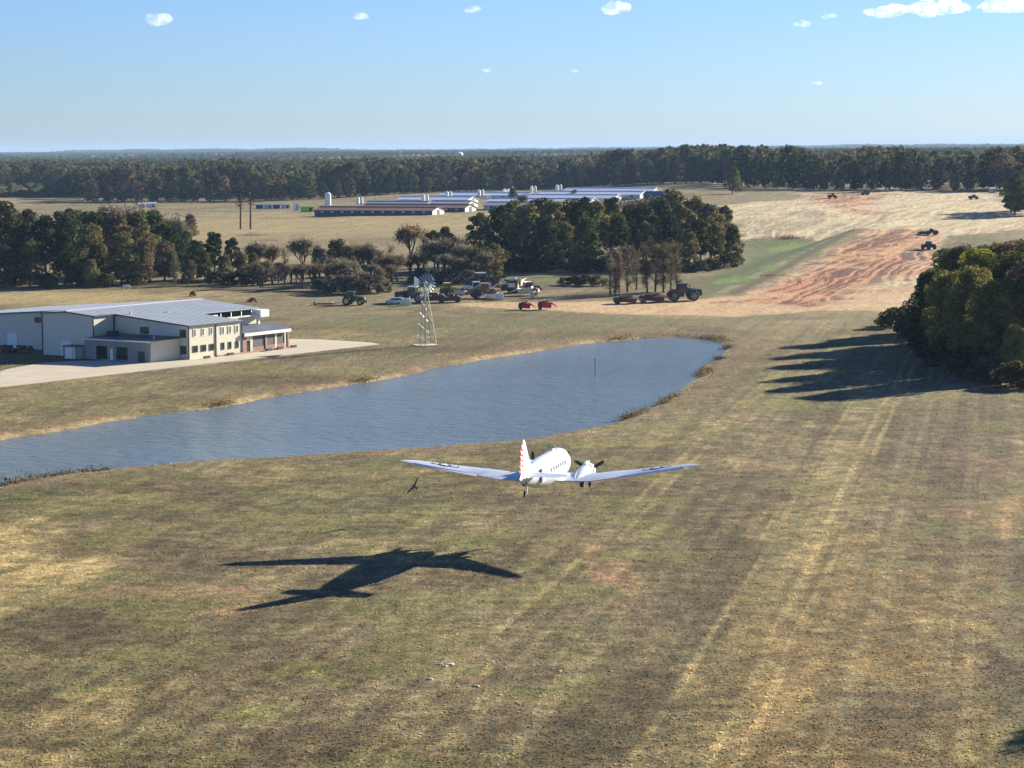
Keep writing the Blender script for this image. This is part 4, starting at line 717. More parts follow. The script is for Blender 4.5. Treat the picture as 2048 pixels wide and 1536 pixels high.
for x, y, t in [(-.06, -.06, rz(0)), (14.76, -.06, rz(0)), (7.35, -.06, rz(0)), (-5.66, 17.64, rz(17.7)), (-.3, 17.6, rz(17.7)), (-5.66, 30.36, rz(30.3)), (1.14, 30.5, rz(30))]:
    MB().box((x, y, (t - .25) / 2), (.16, .16, t - .25)).build('corner_trim' if x != 7.35 else 'downspout', TRIM, bd)
def win(axis, a0, a1, z0, z1, pos, out, frame=WHP, pane=GLASS, nm='window'):
    c = ((a0 + a1) / 2, (z0 + z1) / 2); w2, h2 = a1 - a0, z1 - z0
    m = MB(); t = .09
    def bx_(ca, cz, wa, hz2, d_, th_, mb): mb.box((ca, pos + out * d_, cz) if axis == 'x' else (pos + out * d_, ca, cz), (wa, th_, hz2) if axis == 'x' else (th_, wa, hz2))
    for s_ in (-1, 1): bx_(c[0] + s_ * (w2 / 2 - t / 2), c[1], t, h2, .03, .1, m); bx_(c[0], c[1] + s_ * (h2 / 2 - t / 2), w2 - 2 * t, t, .03, .1, m)
    f = m.build(nm, frame, bd); q = MB(); bx_(c[0], c[1], w2 - 2 * t, h2 - 2 * t, .01, .06, q); q.build('pane', pane, f)
    if nm == 'window' and w2 > .9: q = MB(); bx_(c[0], c[1], .05, h2 - 2 * t, .05, .03, q); q.build('mullion', frame, f)
    return f
def zx(v): return (v - 230) / 58.5
for a, b_ in ((287, 368), (420, 502), (552, 632)): win('x', zx(a), zx(b_), 1.15, 2.35, 0, -1, TRIM)
for a, b_ in ((745, 797), (863, 912), (982, 1032)): win('x', zx(a), zx(b_), 1.05, 2.35, 0, -1, TRIM)
for a, b_ in ((300, 342), (435, 475), (565, 608)): win('x', zx(a), zx(b_), 4.0, 5.35, 0, -1, WHP, mat('hazy_glass', (.22, .2, .22), .15))
for a, b_ in ((743, 798), (860, 914), (976, 1032)): win('x', zx(a), zx(b_), 3.85, 5.25, 0, -1, WHP, MATS['hazy_glass'])
for a, b_, z0, z1 in ((.6, 2.05, 3.85, 5.3), (.6, 2.05, .85, 2.35), (9.4, 11.5, 4.2, 5.45)): win('y', a, b_, z0, z1, 0, -1, TRIM)
win('y', 37.4, 39.0, 5.1, 6.2, 1.2, -1, TRIM)
MB().box((1.14, 44.9, 1.5), (.12, 2.6, 2.9)).build('garage_door', WHP, bd); MB().box((-5.67, 24.4, 1.4), (.12, 2.6, 2.75)).build('garage_door', WHP, bd)
# green roofed bay
STONE = mat('grey_block', (.30, .29, .26), .9, noise=.2, nscale=2)
m = MB()
ops = [(3.2, 4.8, 0, 1.9), (7.25, 10.0, 0, 2.45), (10.75, 11.6, 0, 2.1), (12.15, 14.8, 0, 2.45)]; yy = 2.0
for a, b_, z0, z1 in ops: m.box((-8, (yy + a) / 2, 1.8), (.24, a - yy, 3.6)); m.box((-8, (a + b_) / 2, (z1 + 3.6) / 2), (.24, b_ - a, 3.6 - z1)); yy = b_
m.box((-8, (yy + 17.6) / 2, 1.8), (.24, 17.6 - yy, 3.6)); m.build('bay_wall', STONE, bd)
MB().box((-4.0, 2.1, 1.85), (7.75, .22, 3.7)).build('bay_end_wall', CREAM, bd)
MB().box((-5.0, 17.55, 1.8), (5.6, .2, 3.6)).build('bay_back_wall', STONE, bd)
MB().box((-7.95, 4.0, .95), (.1, 1.5, 1.85)).build('green_door', GRN, bd); MB().box((-7.95, 11.18, 1.05), (.1, .8, 2.05)).build('white_door', WHP, bd)
MB().box((-6, 9.9, .05), (3.6, 15, .06)).build('bay_floor', CONC, bd)
slab('green_roof', [(-8.5, 1.7, 3.72), (-.05, 1.7, 4.05), (-.05, 17.6, 4.05), (-8.5, 17.6, 3.72)], GRN, .1); MB().box((-8.56, 9.65, 3.62), (.12, 15.9, .2)).build('eave_fascia', WHP, bd)
MB().box((-2.5, 15.8, 4.35), (1.4, 1.6, .7)).build('roof_unit', TRIM, bd); m = MB().cyl((-4.5, 4.2, 3.8), (-4.5, 4.2, 4.5), .1, .1, 8).build('vent_pipe', WHP, bd)
MB().cyl((2.2, 15.8, 7.4), (2.2, 15.8, 7.95), .2, .2, 10).build('roof_vent', PIN, bd); MB().cyl((10.2, 14, 7.2), (10.2, 14, 7.6), .2, .2, 10).build('roof_vent', PIN, bd)
# brick shop front
hb_ = 3.05
def col(x0, x1, z1=hb_, m_=BRICK, nm='brick_pier', d=.3, y=.15): MB().box(((x0 + x1) / 2, y, z1 / 2), (x1 - x0, d, z1)).build(nm, m_, bd)
col(14.9, 16.05); MB().box((16.6, .16, 1.1), (1.0, .1, 2.15)).build('glass_door', GLASS, bd); MB().box((16.6, .15, 2.65), (1.1, .26, .85)).build('door_head', CREAM, bd); col(17.1, 17.8, m_=CREAM, nm='cream_pier')
for a, b_ in ((17.8, 21.0), (22.1, 24.3), (24.9, 27.2)):
    col(a, b_, .85 if a < 18 else .95, nm='brick_apron'); f = win('x', a, b_, .85 if a < 18 else .95, 2.9, .12, -1, TRIM, mat('grey_screen', (.07, .075, .09), .5), 'shop_window'); MB().box(((a + b_) / 2, .15, 2.98), (b_ - a, .26, .14)).build('lintel', CREAM, bd)
col(21.0, 21.5, m_=TRIM, nm='recess', y=.35); col(21.5, 22.1); col(24.3, 24.9, m_=CREAM, nm='cream_pier'); col(27.2, 27.6, m_=CREAM, nm='cream_pier'); MB().box((28.2, .1, 1.5), (.4, .4, 3.0)).build('porch_post', BRICK, bd)
MB().box((30.4, 4, 1.5), (.25, 7.4, 3.0), rz=-math.radians(36)).build('shop_side_wall', TRIM, bd)
slab('shop_roof', [(14.95, -.4, 3.62), (28.6, -.4, 3.62), (34.2, 7.5, 4.0), (32.3, 9.75, 4.05), (14.95, 9.75, 4.05)], SLATE, .12)
MB().box((21.75, -.46, 3.32), (13.7, .12, .56)).build('fascia', WHP, bd)
for a, y in ((3.2, -1.4), (10.2, -1.0), (20.6, -1.5), (24.3, -1.2), (28.6, -1.0)):
    b_ = MB(); b_.box((0, 0, .4), (1.7, .5, .1)); b_.box((0, .0, .18), (1.5, .35, .34)); o = b_.build('bench', TRIM, None); Q = bd.matrix_world
    bx_, by_ = a, y; cs, sn = math.cos(math.radians(57)), math.sin(math.radians(57)); o.location = (C0.x + cs * bx_ - sn * by_, C0.y + sn * bx_ + cs * by_, .07); o.rotation_euler = (0, 0, math.radians(57)); tag(o, 'dark bench on the apron before the building front', 'bench', 'dark benches before the building front')
MB().box((17, -.75, .12), (20.5, .5, .22)).build('planter_kerb', BRICK, bd)
# canopy over the hall entrance
MB().box((31.2, 9.0, 6.05), (2.6, 2.2, 1.35)).build('canopy_box', WHP, bd); MB().box((30.2, 8.8, 4.7), (.5, .5, 1.4)).build('canopy_pier', WHP, bd)
m = MB(); m.box((23, 8.6, 5.75), (14.4, .22, .24)); m.box((17.2, 8.6, 6.1), (1.6, .3, .9)); 
for a in (19, 22, 25, 28): m.cyl((a, 8.6, 5.7), (a + 1.2, 9.6, 6.6), .07, .07, 5)
m.build('canopy_frame', WHP, bd)
def bloc(x, y, z=.07): cs, sn = math.cos(math.radians(57)), math.sin(math.radians(57)); return Vector((C0.x + cs * x - sn * y, C0.y + sn * x + cs * y, z))
s = empty('storage_shed', bloc(-8.4, 19.8), math.radians(57), 'small white storage shed with dark flat roof beside the gable wall', 'shed')
MB().box((0, 0, 1.1), (2.2, 3.1, 2.2)).build('walls', CREAM, s); MB().box((0, 0, 2.28), (2.6, 3.5, .16)).build('roof', TRIM, s); MB().box((-1.13, .3, 1), (.06, 1.5, 1.9)).build('door', WHP, s)
for a in (-1, 1): MB().box((-1.14, a * 1.5, 1.1), (.1, .12, 2.2)).build('corner_post', TRIM, s)
p = on(30, 706); r = empty('flatbed_trailer', p, math.radians(-20), 'rusty flatbed trailer loaded with scrap beside the left wing of the metal building', 'trailer'); RUST = mat('rusty_steel', (.17, .07, .045), .85, noise=.4, nscale=2)
MB().box((0, 0, .75), (7, 2.2, .2)).build('deck', RUST, r); 
for a in (-1.8, -.7): 
    for s_ in (-1, 1): MB().cyl((a, s_ * .9, .4), (a, s_ * 1.15, .4), .4, .4, 14).build('wheel', RUB, r)
m = MB(); [m.box((rnd.uniform(-3, 3), rnd.uniform(-.8, .8), 1.0 + rnd.uniform(0, .3)), (rnd.uniform(.5, 1.4), rnd.uniform(.4, 1), rnd.uniform(.3, .7)), rz=rnd.uniform(0, 3)) for _ in range(9)]; m.build('scrap_load', RUST, r)
# ------------------------------------------------------------------ farm machines
JG = mat('tractor_green', (.02, .10, .04), .4); YEL = mat('wheel_yellow', (.62, .50, .10), .5); DUST = mat('dusty_tyre', (.14, .11, .085), .95, noise=.5, nscale=2); TANP = mat('faded_cream', (.8, .68, .48), .6, noise=.2, nscale=1.5)
REDM = mat('red_machine', (.55, .03, .035), .45); BRN = mat('worn_brown', (.13, .065, .045), .8, noise=.4, nscale=2); PNK = mat('faded_red', (.48, .24, .18), .7, noise=.3, nscale=2); BLUP = mat('pale_blue_paint', (.42, .47, .55), .3); GRP = mat('grey_plastic', (.7, .72, .7), .5)
def wheel(r, x, y, R, w, rim=YEL, n=20):
    t = MB(); t.loft([[(x + math.cos(2 * math.pi * i / n) * q, y + yy, R + math.sin(2 * math.pi * i / n) * q) for i in range(n)] for yy, q in ((-w / 2, R * .8), (-w / 2.3, R * .95), (-w / 5, R), (w / 5, R), (w / 2.3, R * .95), (w / 2, R * .8))])
    o = t.build('wheel', RUB if rim is YEL or rim is WHT else DUST, r, True); MB().cyl((x, y - w / 2 - .04, R), (x, y + w / 2 + .04, R), R * .55, R * .55, 14).build('rim', rim, o); return o
def tractor(loc, rz, label, s=1.0, green=JG, artic=False, rim=YEL, roof=None, name='farm_tractor', group=None, dual=False):
    r = empty(name, loc, rz, label, 'tractor', group); r.scale = (s, s, s)
    if artic:
        for x in (-1.7, 2.0):
            for y in (-1.35, 1.35): wheel(r, x, y, .98, .75, rim)
        MB().prism([(.7, .9), (3.6, .9), (3.75, 1.3), (3.6, 2.15), (.7, 2.45)], -.6, .6).build('hood', green, r, bevel=.08)
        MB().prism([(-2.9, .8), (.3, .8), (.3, 1.5), (-2.9, 1.5)], -.75, .75).build('rear_frame', green, r, bevel=.05)
        MB().prism([(-.9, 1.4), (.85, 1.4), (.75, 3.1), (-.75, 3.1)], -.8, .8).build('cab', GLASS, r, bevel=.05); MB().box((0, 0, 3.2), (2.0, 1.8, .2)).build('cab_roof', roof or green, r, bevel=.05)
        MB().box((-1.6, 0, 1.75), (1.2, 1.1, .5)).build('fuel_tank', green, r, bevel=.05); cx = -1.7
        m = MB(); [m.box((x, y, 2.1), (1.6, .8, .1)) for x in (-1.7, 2.0) for y in (-1.3, 1.3)]; m.build('fenders', green, r)
    else:
        for y in (-1.05, 1.05): wheel(r, -1.0, y, .98, .62, rim); wheel(r, 1.75, y * .95, .66, .42, rim)
        if dual: [wheel(r, -1.0, y, .95, .5, rim) for y in (-1.75, 1.75)]
        MB().prism([(.2, .9), (2.6, .85), (2.75, 1.2), (2.6, 1.75), (.2, 2.05)], -.45, .45).build('hood', green, r, bevel=.07)
        MB().prism([(-1.5, .8), (.4, .7), (.4, 1.3), (-1.5, 1.3)], -.4, .4).build('chassis', green, r)
        MB().prism([(-1.3, 1.3), (.45, 1.3), (.3, 2.75), (-1.15, 2.75)], -.75, .75).build('cab', GLASS, r, bevel=.04); MB().box((-.4, 0, 2.85), (1.75, 1.65, .2)).build('cab_roof', roof or green, r, bevel=.05)
        m = MB(); [m.prism([(-2.0, 1.75), (-1.5, 2.08), (-.5, 2.08), (0, 1.75)], y - .3, y + .3) for y in (-1.05, 1.05)]; m.build('fenders', green, r)
        MB().box((2.95, 0, .8), (.5, .9, .5)).build('front_weights', TRIM, r)
    MB().cyl((1.5 if artic else .9, .42, 1.8), (1.5 if artic else .9, .42, 3.05), .09, .07, 8).build('exhaust_pipe', TRIM, r)
    m = MB(); [m.box((a * (.88 if artic else .8) - (0 if artic else .4), b * .76, 2.1), (.09, .09, 1.5)) for a in (-1, 1) for b in (-1, 1)]; m.build('cab_posts', green, r)
    return r
def scraper(loc, rz, label, body=BRN, apron=TANP, s=1.0, group=None, rim=TANP):
    r = empty('pull_scraper', loc, rz, label, 'scraper', group); r.scale = (s, s, s)
    for y in (-.9, -.3, .3, .9): wheel(r, -2.6, y * 1.15, .78, .5, rim, 16)
    m = MB(); prof = [(-1.9, .45), (1.4, .3), (1.7, .6), (1.6, 1.1), (-1.6, 1.75), (-2.0, 1.4)]
    for y in (-1.5, 1.4): m.prism(prof, y, y + .1)
    m.prism([(-1.9, .45), (1.4, .3), (1.4, .4), (-1.8, .6)], -1.4, 1.4); m.prism([(-2.0, .5), (-1.85, .5), (-1.6, 1.8), (-1.8, 1.8)], -1.4, 1.4); m.build('bowl', body, r)
    MB().prism([(1.15, .45), (1.65, .35), (1.95, 1.2), (1.3, 1.35)], -1.35, 1.35).build('apron_gate', apron, r, bevel=.05)
    m = MB()
    for y in (-1.6, 1.6): m.cyl((-.6, y, 1.3), (1.9, y, 1.25), .12, .12, 6)
    m.cyl((1.9, -1.6, 1.25), (1.9, 1.6, 1.25), .16, .16, 8); m.prism([(1.9, 1.05), (2.3, 1.35), (3.2, 1.0), (4.2, .6), (4.2, .45), (3.1, .75), (2.2, 1.05)], -.16, .16); m.build('gooseneck', apron, r)
    m = MB(); [m.cyl((-.9, y, 1.55), (.9, y, 1.75), .09, .09, 6) for y in (-1.2, 1.2)]; m.cyl((-1.9, 0, 1.5), (-3.1, 0, 1.3), .14, .14, 6); m.build('hydraulic_rams', TRIM, r)
    MB().box((-3.3, 0, 1.0), (.35, 1.8, .5)).build('push_block', body, r); return r
def gz(px, y): x = W(px, y); return Vector((x, y, Z(x, y)))
DUSTY = mat('dusty_rim', (.3, .25, .17), .9)
# tractor with a towed folded implement
t = tractor(gz(706, 548) , math.radians(-8), 'green farm tractor towing a folded implement on the grass left of the white car', 1.12, dual=True)
q = t.location; r = empty('towed_implement', (q.x - 5.9, q.y + .8, q.z), math.radians(-8), 'long low tan implement hitched behind the green tractor', 'implement')
m = MB(); m.box((0, 0, .55), (6.4, .25, .2)); m.box((-1, -.9, .6), (4.2, .15, .15)); m.box((-1, .9, .6), (4.2, .15, .15)); [m.box((a, 0, .6), (.15, 1.9, .15)) for a in (-3, -1.8, -.5, 1)]; m.build('frame', TANP, r)
m = MB(); [m.cyl((a, y, .1), (a, y, .75), .1, .05, 6) for a in np.arange(-3, 1.6, .5) for y in (-.9, .9)]; m.box((-.5, 0, .35), (3.8, 1.6, .18)); m.build('tines', BRN, r)
wheel(r, -3.3, .7, .38, .25, TANP); wheel(r, -3.3, -.7, .38, .25, TANP)
def car(loc, rz, label, paint, cat='car', name='parked_car', s=1.0, pick=False):
    r = empty(name, loc, rz, label, cat); r.scale = (s, s, s)
    prof = [(-2.3, .45), (2.25, .45), (2.3, .75), (2.1, .95), (1.2, 1.05), (.45, 1.6), (-1.0, 1.66), (-2.0, 1.5), (-2.3, 1.05)] if not pick else [(-2.7, .5), (2.6, .5), (2.65, .9), (2.4, 1.1), (1.3, 1.2), (.7, 1.8), (-.6, 1.82), (-.85, 1.2), (-2.7, 1.2)]
    MB().prism(prof, -.9, .9).build('body', paint, r, bevel=.07)
    gp = [(1.0, 1.08), (.42, 1.55), (-.95, 1.6), (-1.85, 1.45), (-1.95, 1.12)] if not pick else [(1.1, 1.24), (.64, 1.74), (-.5, 1.76), (-.68, 1.24)]
    m = MB(); m.prism(gp, -.925, -.905); m.prism(gp, .905, .925); m.build('side_windows', GLASS, r)
    m = MB(); fx = [(1.26, 1.06), (.48, 1.58)] if not pick else [(1.36, 1.2), (.75, 1.76)]; m.add([(fx[0][0], -.78, fx[0][1]), (fx[0][0], .78, fx[0][1]), (fx[1][0] + .03, .7, fx[1][1]), (fx[1][0] + .03, -.7, fx[1][1]), (fx[0][0] - .1, -.78, fx[0][1] - .05), (fx[0][0] - .1, .78, fx[0][1] - .05), (fx[1][0] - .07, .7, fx[1][1] - .05), (fx[1][0] - .07, -.7, fx[1][1] - .05)], [(0, 1, 2, 3), (4, 7, 6, 5), (0, 4, 5, 1), (1, 5, 6, 2), (2, 6, 7, 3), (3, 7, 4, 0)]); m.build('windscreen', GLASS, r)
    for x in (-1.4, 1.45):
        for y in (-.82, .82): wheel(r, x, y, .36, .24, STEEL, 16)
    m = MB(); [m.box((2.28, y, .8), (.08, .35, .15)) for y in (-.65, .65)]; m.build('headlights', PIN, r); return r
car(gz(790, 549), math.radians(184), 'pale silver car parked at the left end of the row of machines', BLUP)
def tankbox(loc, label, s=1.0):
    r = empty('liquid_tank', loc, .1, label, 'tank'); MB().box((0, 0, .95), (1.7 * s, 1.4, 1.5)).build('tank', GRP, r, bevel=.15); m = MB(); m.box((0, 0, .1), (1.8 * s, 1.5, .16)); [m.box((a * .86 * s, b * .72, .9), (.06, .06, 1.6)) for a in (-1, 0, 1) for b in (-1, 1)]; m.build('cage', STEEL, r); MB().cyl((0, 0, 1.68), (0, 0, 1.82), .22, .22, 12).build('lid', TRIM, r)
tankbox(gz(813, 545), 'square white liquid tank between the silver car and the dark tractor', 1.3)
tankbox(gz(1000, 562), 'square pale liquid tank in front of the middle of the machine park', 1.1)
tractor(gz(826, 556), math.radians(165), 'dark tractor with a pale green cab roof behind the white liquid tank', 1.2, artic=True, rim=DUSTY, roof=mat('pale_green', (.45, .55, .4), .5), green=mat('dark_green', (.03, .05, .035), .6))
scraper(gz(860, 554), math.radians(178), 'brown scraper with pale gooseneck right of the dark tractor, half behind the windmill', BRN, TANP, 1.15, rim=BRN).scale.z = 1.4
scraper(gz(893, 555), math.radians(180), 'brown scraper with pale rimmed tyres at the right end of the front row', BRN, TANP, 1.1, rim=BRN)
tractor(gz(898, 582), math.radians(8), 'dark tractor with a yellowish roof parked behind the front row, right of the windmill', 1.1, green=mat('machine_yellow', (.50, .36, .07), .6), roof=TANP, rim=BRN)
r = scraper(gz(921, 582), math.radians(0), 'low brown scraper with pale bowl front right of the yellow roofed tractor', TANP, TANP, .8)
tractor(gz(962, 606), math.radians(10), 'tallest dark tractor with white roof at the back of the machine park', 1.35, artic=True, rim=BRN, roof=WHT, green=mat('dark_blue_green', (.02, .035, .035), .5))
car(gz(938, 590), math.radians(200), 'dark blue pickup truck at the left edge of the crowded machine park', mat('dark_blue', (.03, .045, .09), .4), 'pickup truck', 'pickup_truck', 1.1, True)
tractor(gz(950, 588), math.radians(185), 'tractor with pale blue white cab in the crowded machine park', 1.05, rim=BRN, roof=GRP, green=mat('pale_blue_white', (.55, .62, .62), .5))
tractor(gz(970, 570), math.radians(190), 'brownish weathered tractor in the front of the crowded machine park', 1.15, artic=True, rim=BRN, green=mat('weathered_yellow', (.32, .26, .12), .8), roof=mat('weathered_grey', (.35, .35, .28), .7))
scraper(gz(984, 566), math.radians(172), 'scraper with white bowl front beside the square pale liquid tank', TANP, WHT, .85)
scraper(gz(1000, 600), math.radians(20), 'dark brown scraper with yellow frame at the back of the machine park', BRN, mat('faded_yellow', (.8, .66, .28), .6), 1.3).scale.z = 2.0
scraper(gz(1018, 590), math.radians(182), 'large dark brown scraper in the middle of the machine park', BRN, TANP, 1.2, rim=BRN).scale.z = 1.9
scraper(gz(1040, 590), math.radians(60), 'cream coloured scraper turned up on end in the machine park', TANP, TANP, 1.2).scale.z = 2.1
scraper(gz(1052, 578), math.radians(170), 'low scraper with cream gooseneck near the right end of the machine park', TANP, TANP, 1.0).scale.z = 1.3
tractor(gz(1062, 590), math.radians(15), 'small dark tractor at the right end of the machine park', .95, rim=TANP, green=BRN, roof=PIN)
r = empty('dirt_bucket', gz(1071, 568), .3, 'cream loader bucket lying at the right end of the machine park', 'bucket'); MB().prism([(-.7, 0), (.8, .05), (.8, .2), (-.4, .3), (-.3, 1.2), (.5, 1.5), (.4, 1.62), (-.6, 1.5), (-.9, .7)], -1.1, 1.1).build('bucket_shell', TANP, r); MB().box((-.8, 0, 1.1), (.3, .8, .3)).build('bracket', BRN, r)
scraper(gz(1053, 528), math.radians(8), 'small red scraper on the grass below the machine park, left of two', REDM, REDM, .62, rim=BRN).scale = (.5, .62, 1.1)
scraper(gz(1094, 528), math.radians(8), 'small red scraper on the grass below the machine park, right of two', REDM, REDM, .66, rim=BRN).scale = (.58, .66, 1.2)
tractor(gz(1366, 556), math.radians(6), 'green articulated tractor pulling two scrapers along the orange dirt road', 1.3, artic=True, rim=DUSTY)
scraper(gz(1312, 551), math.radians(4), 'faded red scraper hitched directly behind the articulated tractor on the dirt road', BRN, PNK, 1.15, rim=BRN)
scraper(gz(1258, 547), math.radians(5), 'faded red scraper at the tail of the tractor train on the dirt road', BRN, PNK, 1.05, rim=BRN)
def onp(px, py): return on(px, py)
DK = mat('far_dark_green', (.02, .035, .03), .6)
tractor(onp(1863, 470), math.radians(-25), 'dark tractor with white roof front pulling a scraper over the graded dirt', .72, artic=True, rim=BRN, roof=WHT, green=DK); scraper(onp(1849, 469.5), math.radians(-25), 'dark scraper towed behind the tractor on the graded dirt', DK, DK, .72)
tractor(onp(1857, 499), math.radians(-65), 'dark tractor seen end on driving over the red dirt above the wood', .85, artic=True, rim=BRN, roof=WHT, green=DK)
tractor(onp(1666, 397), math.radians(170), 'small dark tractor far up on the red dirt at the left', .8, artic=True, rim=BRN, green=DK)
tractor(onp(1948, 399), math.radians(170), 'small dark tractor with pale roof far up on the pale dirt at the right', .8, artic=True, rim=BRN, roof=WHT, green=DK)
tractor(onp(1730, 390), math.radians(10), 'small brownish tractor on the skyline of the red dirt', .7, artic=True, rim=BRN, green=BRN)
car(onp(1427, 419), math.radians(5), 'white pickup truck on the pale dirt above the grove', WHT, 'pickup truck', 'pickup_truck', 1.25, True)
car(onp(1277, 429), math.radians(5), 'white pickup truck on bare earth seen between the tops of the grove', WHT, 'pickup truck', 'pickup_truck', 1.2, True)
# ------------------------------------------------------------------ poultry barns and bins
RR = mat('rusty_roof', (.30, .15, .11), .8, noise=.35, nscale=.15); WR = mat('white_roof', (.8, .8, .8), .45, noise=.08, nscale=.1); GR = mat('grey_roof', (.42, .41, .38), .6, noise=.2, nscale=.1); BW = mat('barn_wall', (.06, .065, .09), .8); PW = mat('pale_wall', (.55, .55, .52), .7)
def barn(pl, pr, label, roof, wallm, az=114, wd=14, eave=2.3, ridge=3.9, gable=None):
    q = on(*pr); t = math.radians(az); ux, uy = math.sin(t), math.cos(t)   # axis towards the near right end
    L_ = (pr[0] - pl[0]) / F * q.y / max(.25, (ux - (pr[0] - 1024) / F * uy)); L_ *= 1 + .5 * (-uy) * L_ / q.y
    r = empty('poultry_barn', (q.x, q.y, q.z), math.atan2(uy, ux), label, 'barn', None); hw = wd / 2
    m = MB(); m.box((-L_ / 2, hw - .0 - hw, eave / 2 - .5), (L_, .3, eave + 1)); m.box((-L_ / 2, wd, eave / 2 - .5), (L_, .3, eave + 1)); m.build('side_walls', wallm, r)
    for x in (-L_ + .16, -.16):
        g_ = MB().prism([(.15, -1), (wd - .15, -1), (wd - .15, eave), (hw, ridge - .15), (.15, eave)], x - .15, x + .15, 'x').build('gable_wall', gable or PW, r); s_ = 1 if x > -1 else -1
        MB().box((x + s_ * .2, hw, 1.3), (.1, 3.2, 2.7)).build('barn_door', DARK, g_)
    rf = MB(); tk = .14
    for a in ((-.7, eave - .25, hw, ridge), (hw, ridge, wd + .7, eave - .25)): rf.prism([(a[0], a[1]), (a[2], a[3]), (a[2], a[3] + tk), (a[0], a[1] + tk)], -L_ - .5, .5, 'x')
    rf = rf.build('roof', roof, r); MB().box((-L_ / 2, hw, ridge + .2), (L_, .8, .2)).build('ridge_vent', PIN if roof is not RR else RR, rf)
    m = MB(); [m.box((-k, -.2, 1.3), (1.5, .1, .8)) for k in np.arange(5, L_ - 3, 6)]; m.build('wall_vents', PIN if wallm is BW else BW, r)
    return r
barn((627, 424), (865, 430), 'rusty roofed poultry barn nearest the pasture with white gable end', RR, BW, gable=WHP)
barn((720, 416), (930, 424), 'rusty roofed poultry barn just behind the nearest one', RR, BW)
barn((726, 410), (850, 417), 'grey roofed poultry barn behind the left part of the rusty barns', GR, PW); barn((858, 409), (935, 416), 'grey roofed poultry barn behind the right end of the rusty barns', GR, PW)
barn((793, 400), (936, 407), 'white roofed poultry barn at the left of the white barns', WR, PW)
barn((967, 410), (1080, 419), 'grey walled poultry barn nearest the grove', GR, PW)
barn((971, 402), (1178, 412), 'long white roofed poultry barn in the front row of white barns', WR, PW); barn((876, 391), (1055, 398), 'white roofed poultry barn at the back left of the white barns', WR, PW)
barn((1040, 396), (1228, 404), 'long white roofed poultry barn in the second row of white barns', WR, PW); barn((1076, 391), (1280, 397), 'long white roofed poultry barn in the third row of white barns', WR, PW); barn((1125, 385), (1305, 390), 'white roofed poultry barn at the back right against the tree belt', WR, PW)
barn((1287, 396), (1336, 398), 'small grey shed with pale gable at the right of the white barns', mat('blue_grey_roof', (.12, .14, .19), .6), BW, wd=9, gable=WHP)
def bin_(px, py, label, s=1.0):
    q = on(px, py); r = empty('feed_bin', q, 0, label, 'feed bin', 'white feed bins by the barns'); r.scale = (s * .75, s * .75, s * .85)
    MB().cyl((0, 0, 2.6), (0, 0, 6.2), 1.35, 1.35, 16).build('drum', WHP, r, True); MB().cyl((0, 0, 6.2), (0, 0, 7.1), 1.4, .3, 16).build('cone_roof', WHP, r, True); MB().cyl((0, 0, 1.0), (0, 0, 2.6), .3, 1.3, 16).build('hopper', PIN, r, True)
    m = MB(); [m.cyl((a, b, -.3), (a * 1.0, b * 1.0, 3), .08, .08, 5) for a in (-1, 1) for b in (-1, 1)]; m.build('legs', STEEL, r)
for px, py in ((716, 414), (723, 414), (847, 409), (854, 409), (894, 402), (901, 402), (958, 398), (965, 398), (1009, 396), (1017, 396), (1025, 392), (1063, 390), (1070, 390), (1114, 387), (1121, 387)): bin_(px, py, 'pair of tall white feed bins between the barns' if 0 else 'tall white feed bin with conical top standing beside the poultry barns')
q = on(656, 410); r = empty('grain_silo', q, 0, 'tall white silo behind the left end of the rusty barns', 'silo'); MB().cyl((0, 0, -.3), (0, 0, 7), 1.9, 1.9, 20).build('drum', WHP, r, True); MB().cyl((0, 0, 7), (0, 0, 8), 2.0, .4, 20).build('cone_roof', WHP, r, True)
def hut(px, py, w_, d_, h_, m_, label, name='farm_shed', cat='shed', roofm=None):
    q = on(px, py); r = empty(name, q, .25, label, cat); MB().box((0, 0, h_ / 2 - .3), (w_, d_, h_ + .6)).build('walls', m_, r); MB().prism([(-d_ / 2 - .3, h_ - .05), (d_ / 2 + .3, h_ - .05), (0, h_ + d_ * .22)], -w_ / 2 - .3, w_ / 2 + .3, 'x').build('roof', roofm or GR, r); MB().box((w_ * .2, -d_ / 2 - .05, h_ * .4), (w_ * .2, .1, h_ * .75)).build('door', DARK, r)
hut(592, 421, 2.6, 2.5, 4.0, WHP, 'narrow white shed beside the lime green container'); hut(615, 424, 7.5, 3, 3.2, mat('lime', (.35, .62, .08), .5), 'lime green container at the left end of the rusty barns', 'storage_container', 'container', MATS['lime'])
for i, px in enumerate((519, 536, 553, 571)): hut(px, 417, 3.9 + i % 2, 3, 2.4, PW if i % 2 else BW, ['low dark shed', 'low pale shed', 'low dark shed', 'low pale shed'][i] + [' farthest left in the row before the belt', ' second from the left in the row before the belt', ' third from the left in the row before the belt', ' farthest right in the row before the belt'][i])
hut(524, 398, 9, 8, 4.5, PW, 'farmhouse with white roof among the trees of the belt', 'farm_house', 'house', WR)
hut(285, 415, 4.2, 3, 2.4, WHP, 'small white shed left of the white trailer in front of the belt', roofm=WR); hut(302, 415, 6.2, 3, 2.6, WHP, 'white trailer standing in front of the tree belt at the left', 'white_trailer', 'trailer', WR)
hut(1984, 386, 2.6, 2.5, 2.6, PW, 'house with pale roof half hidden at the right end of the belt', 'farm_house', 'house', WR)
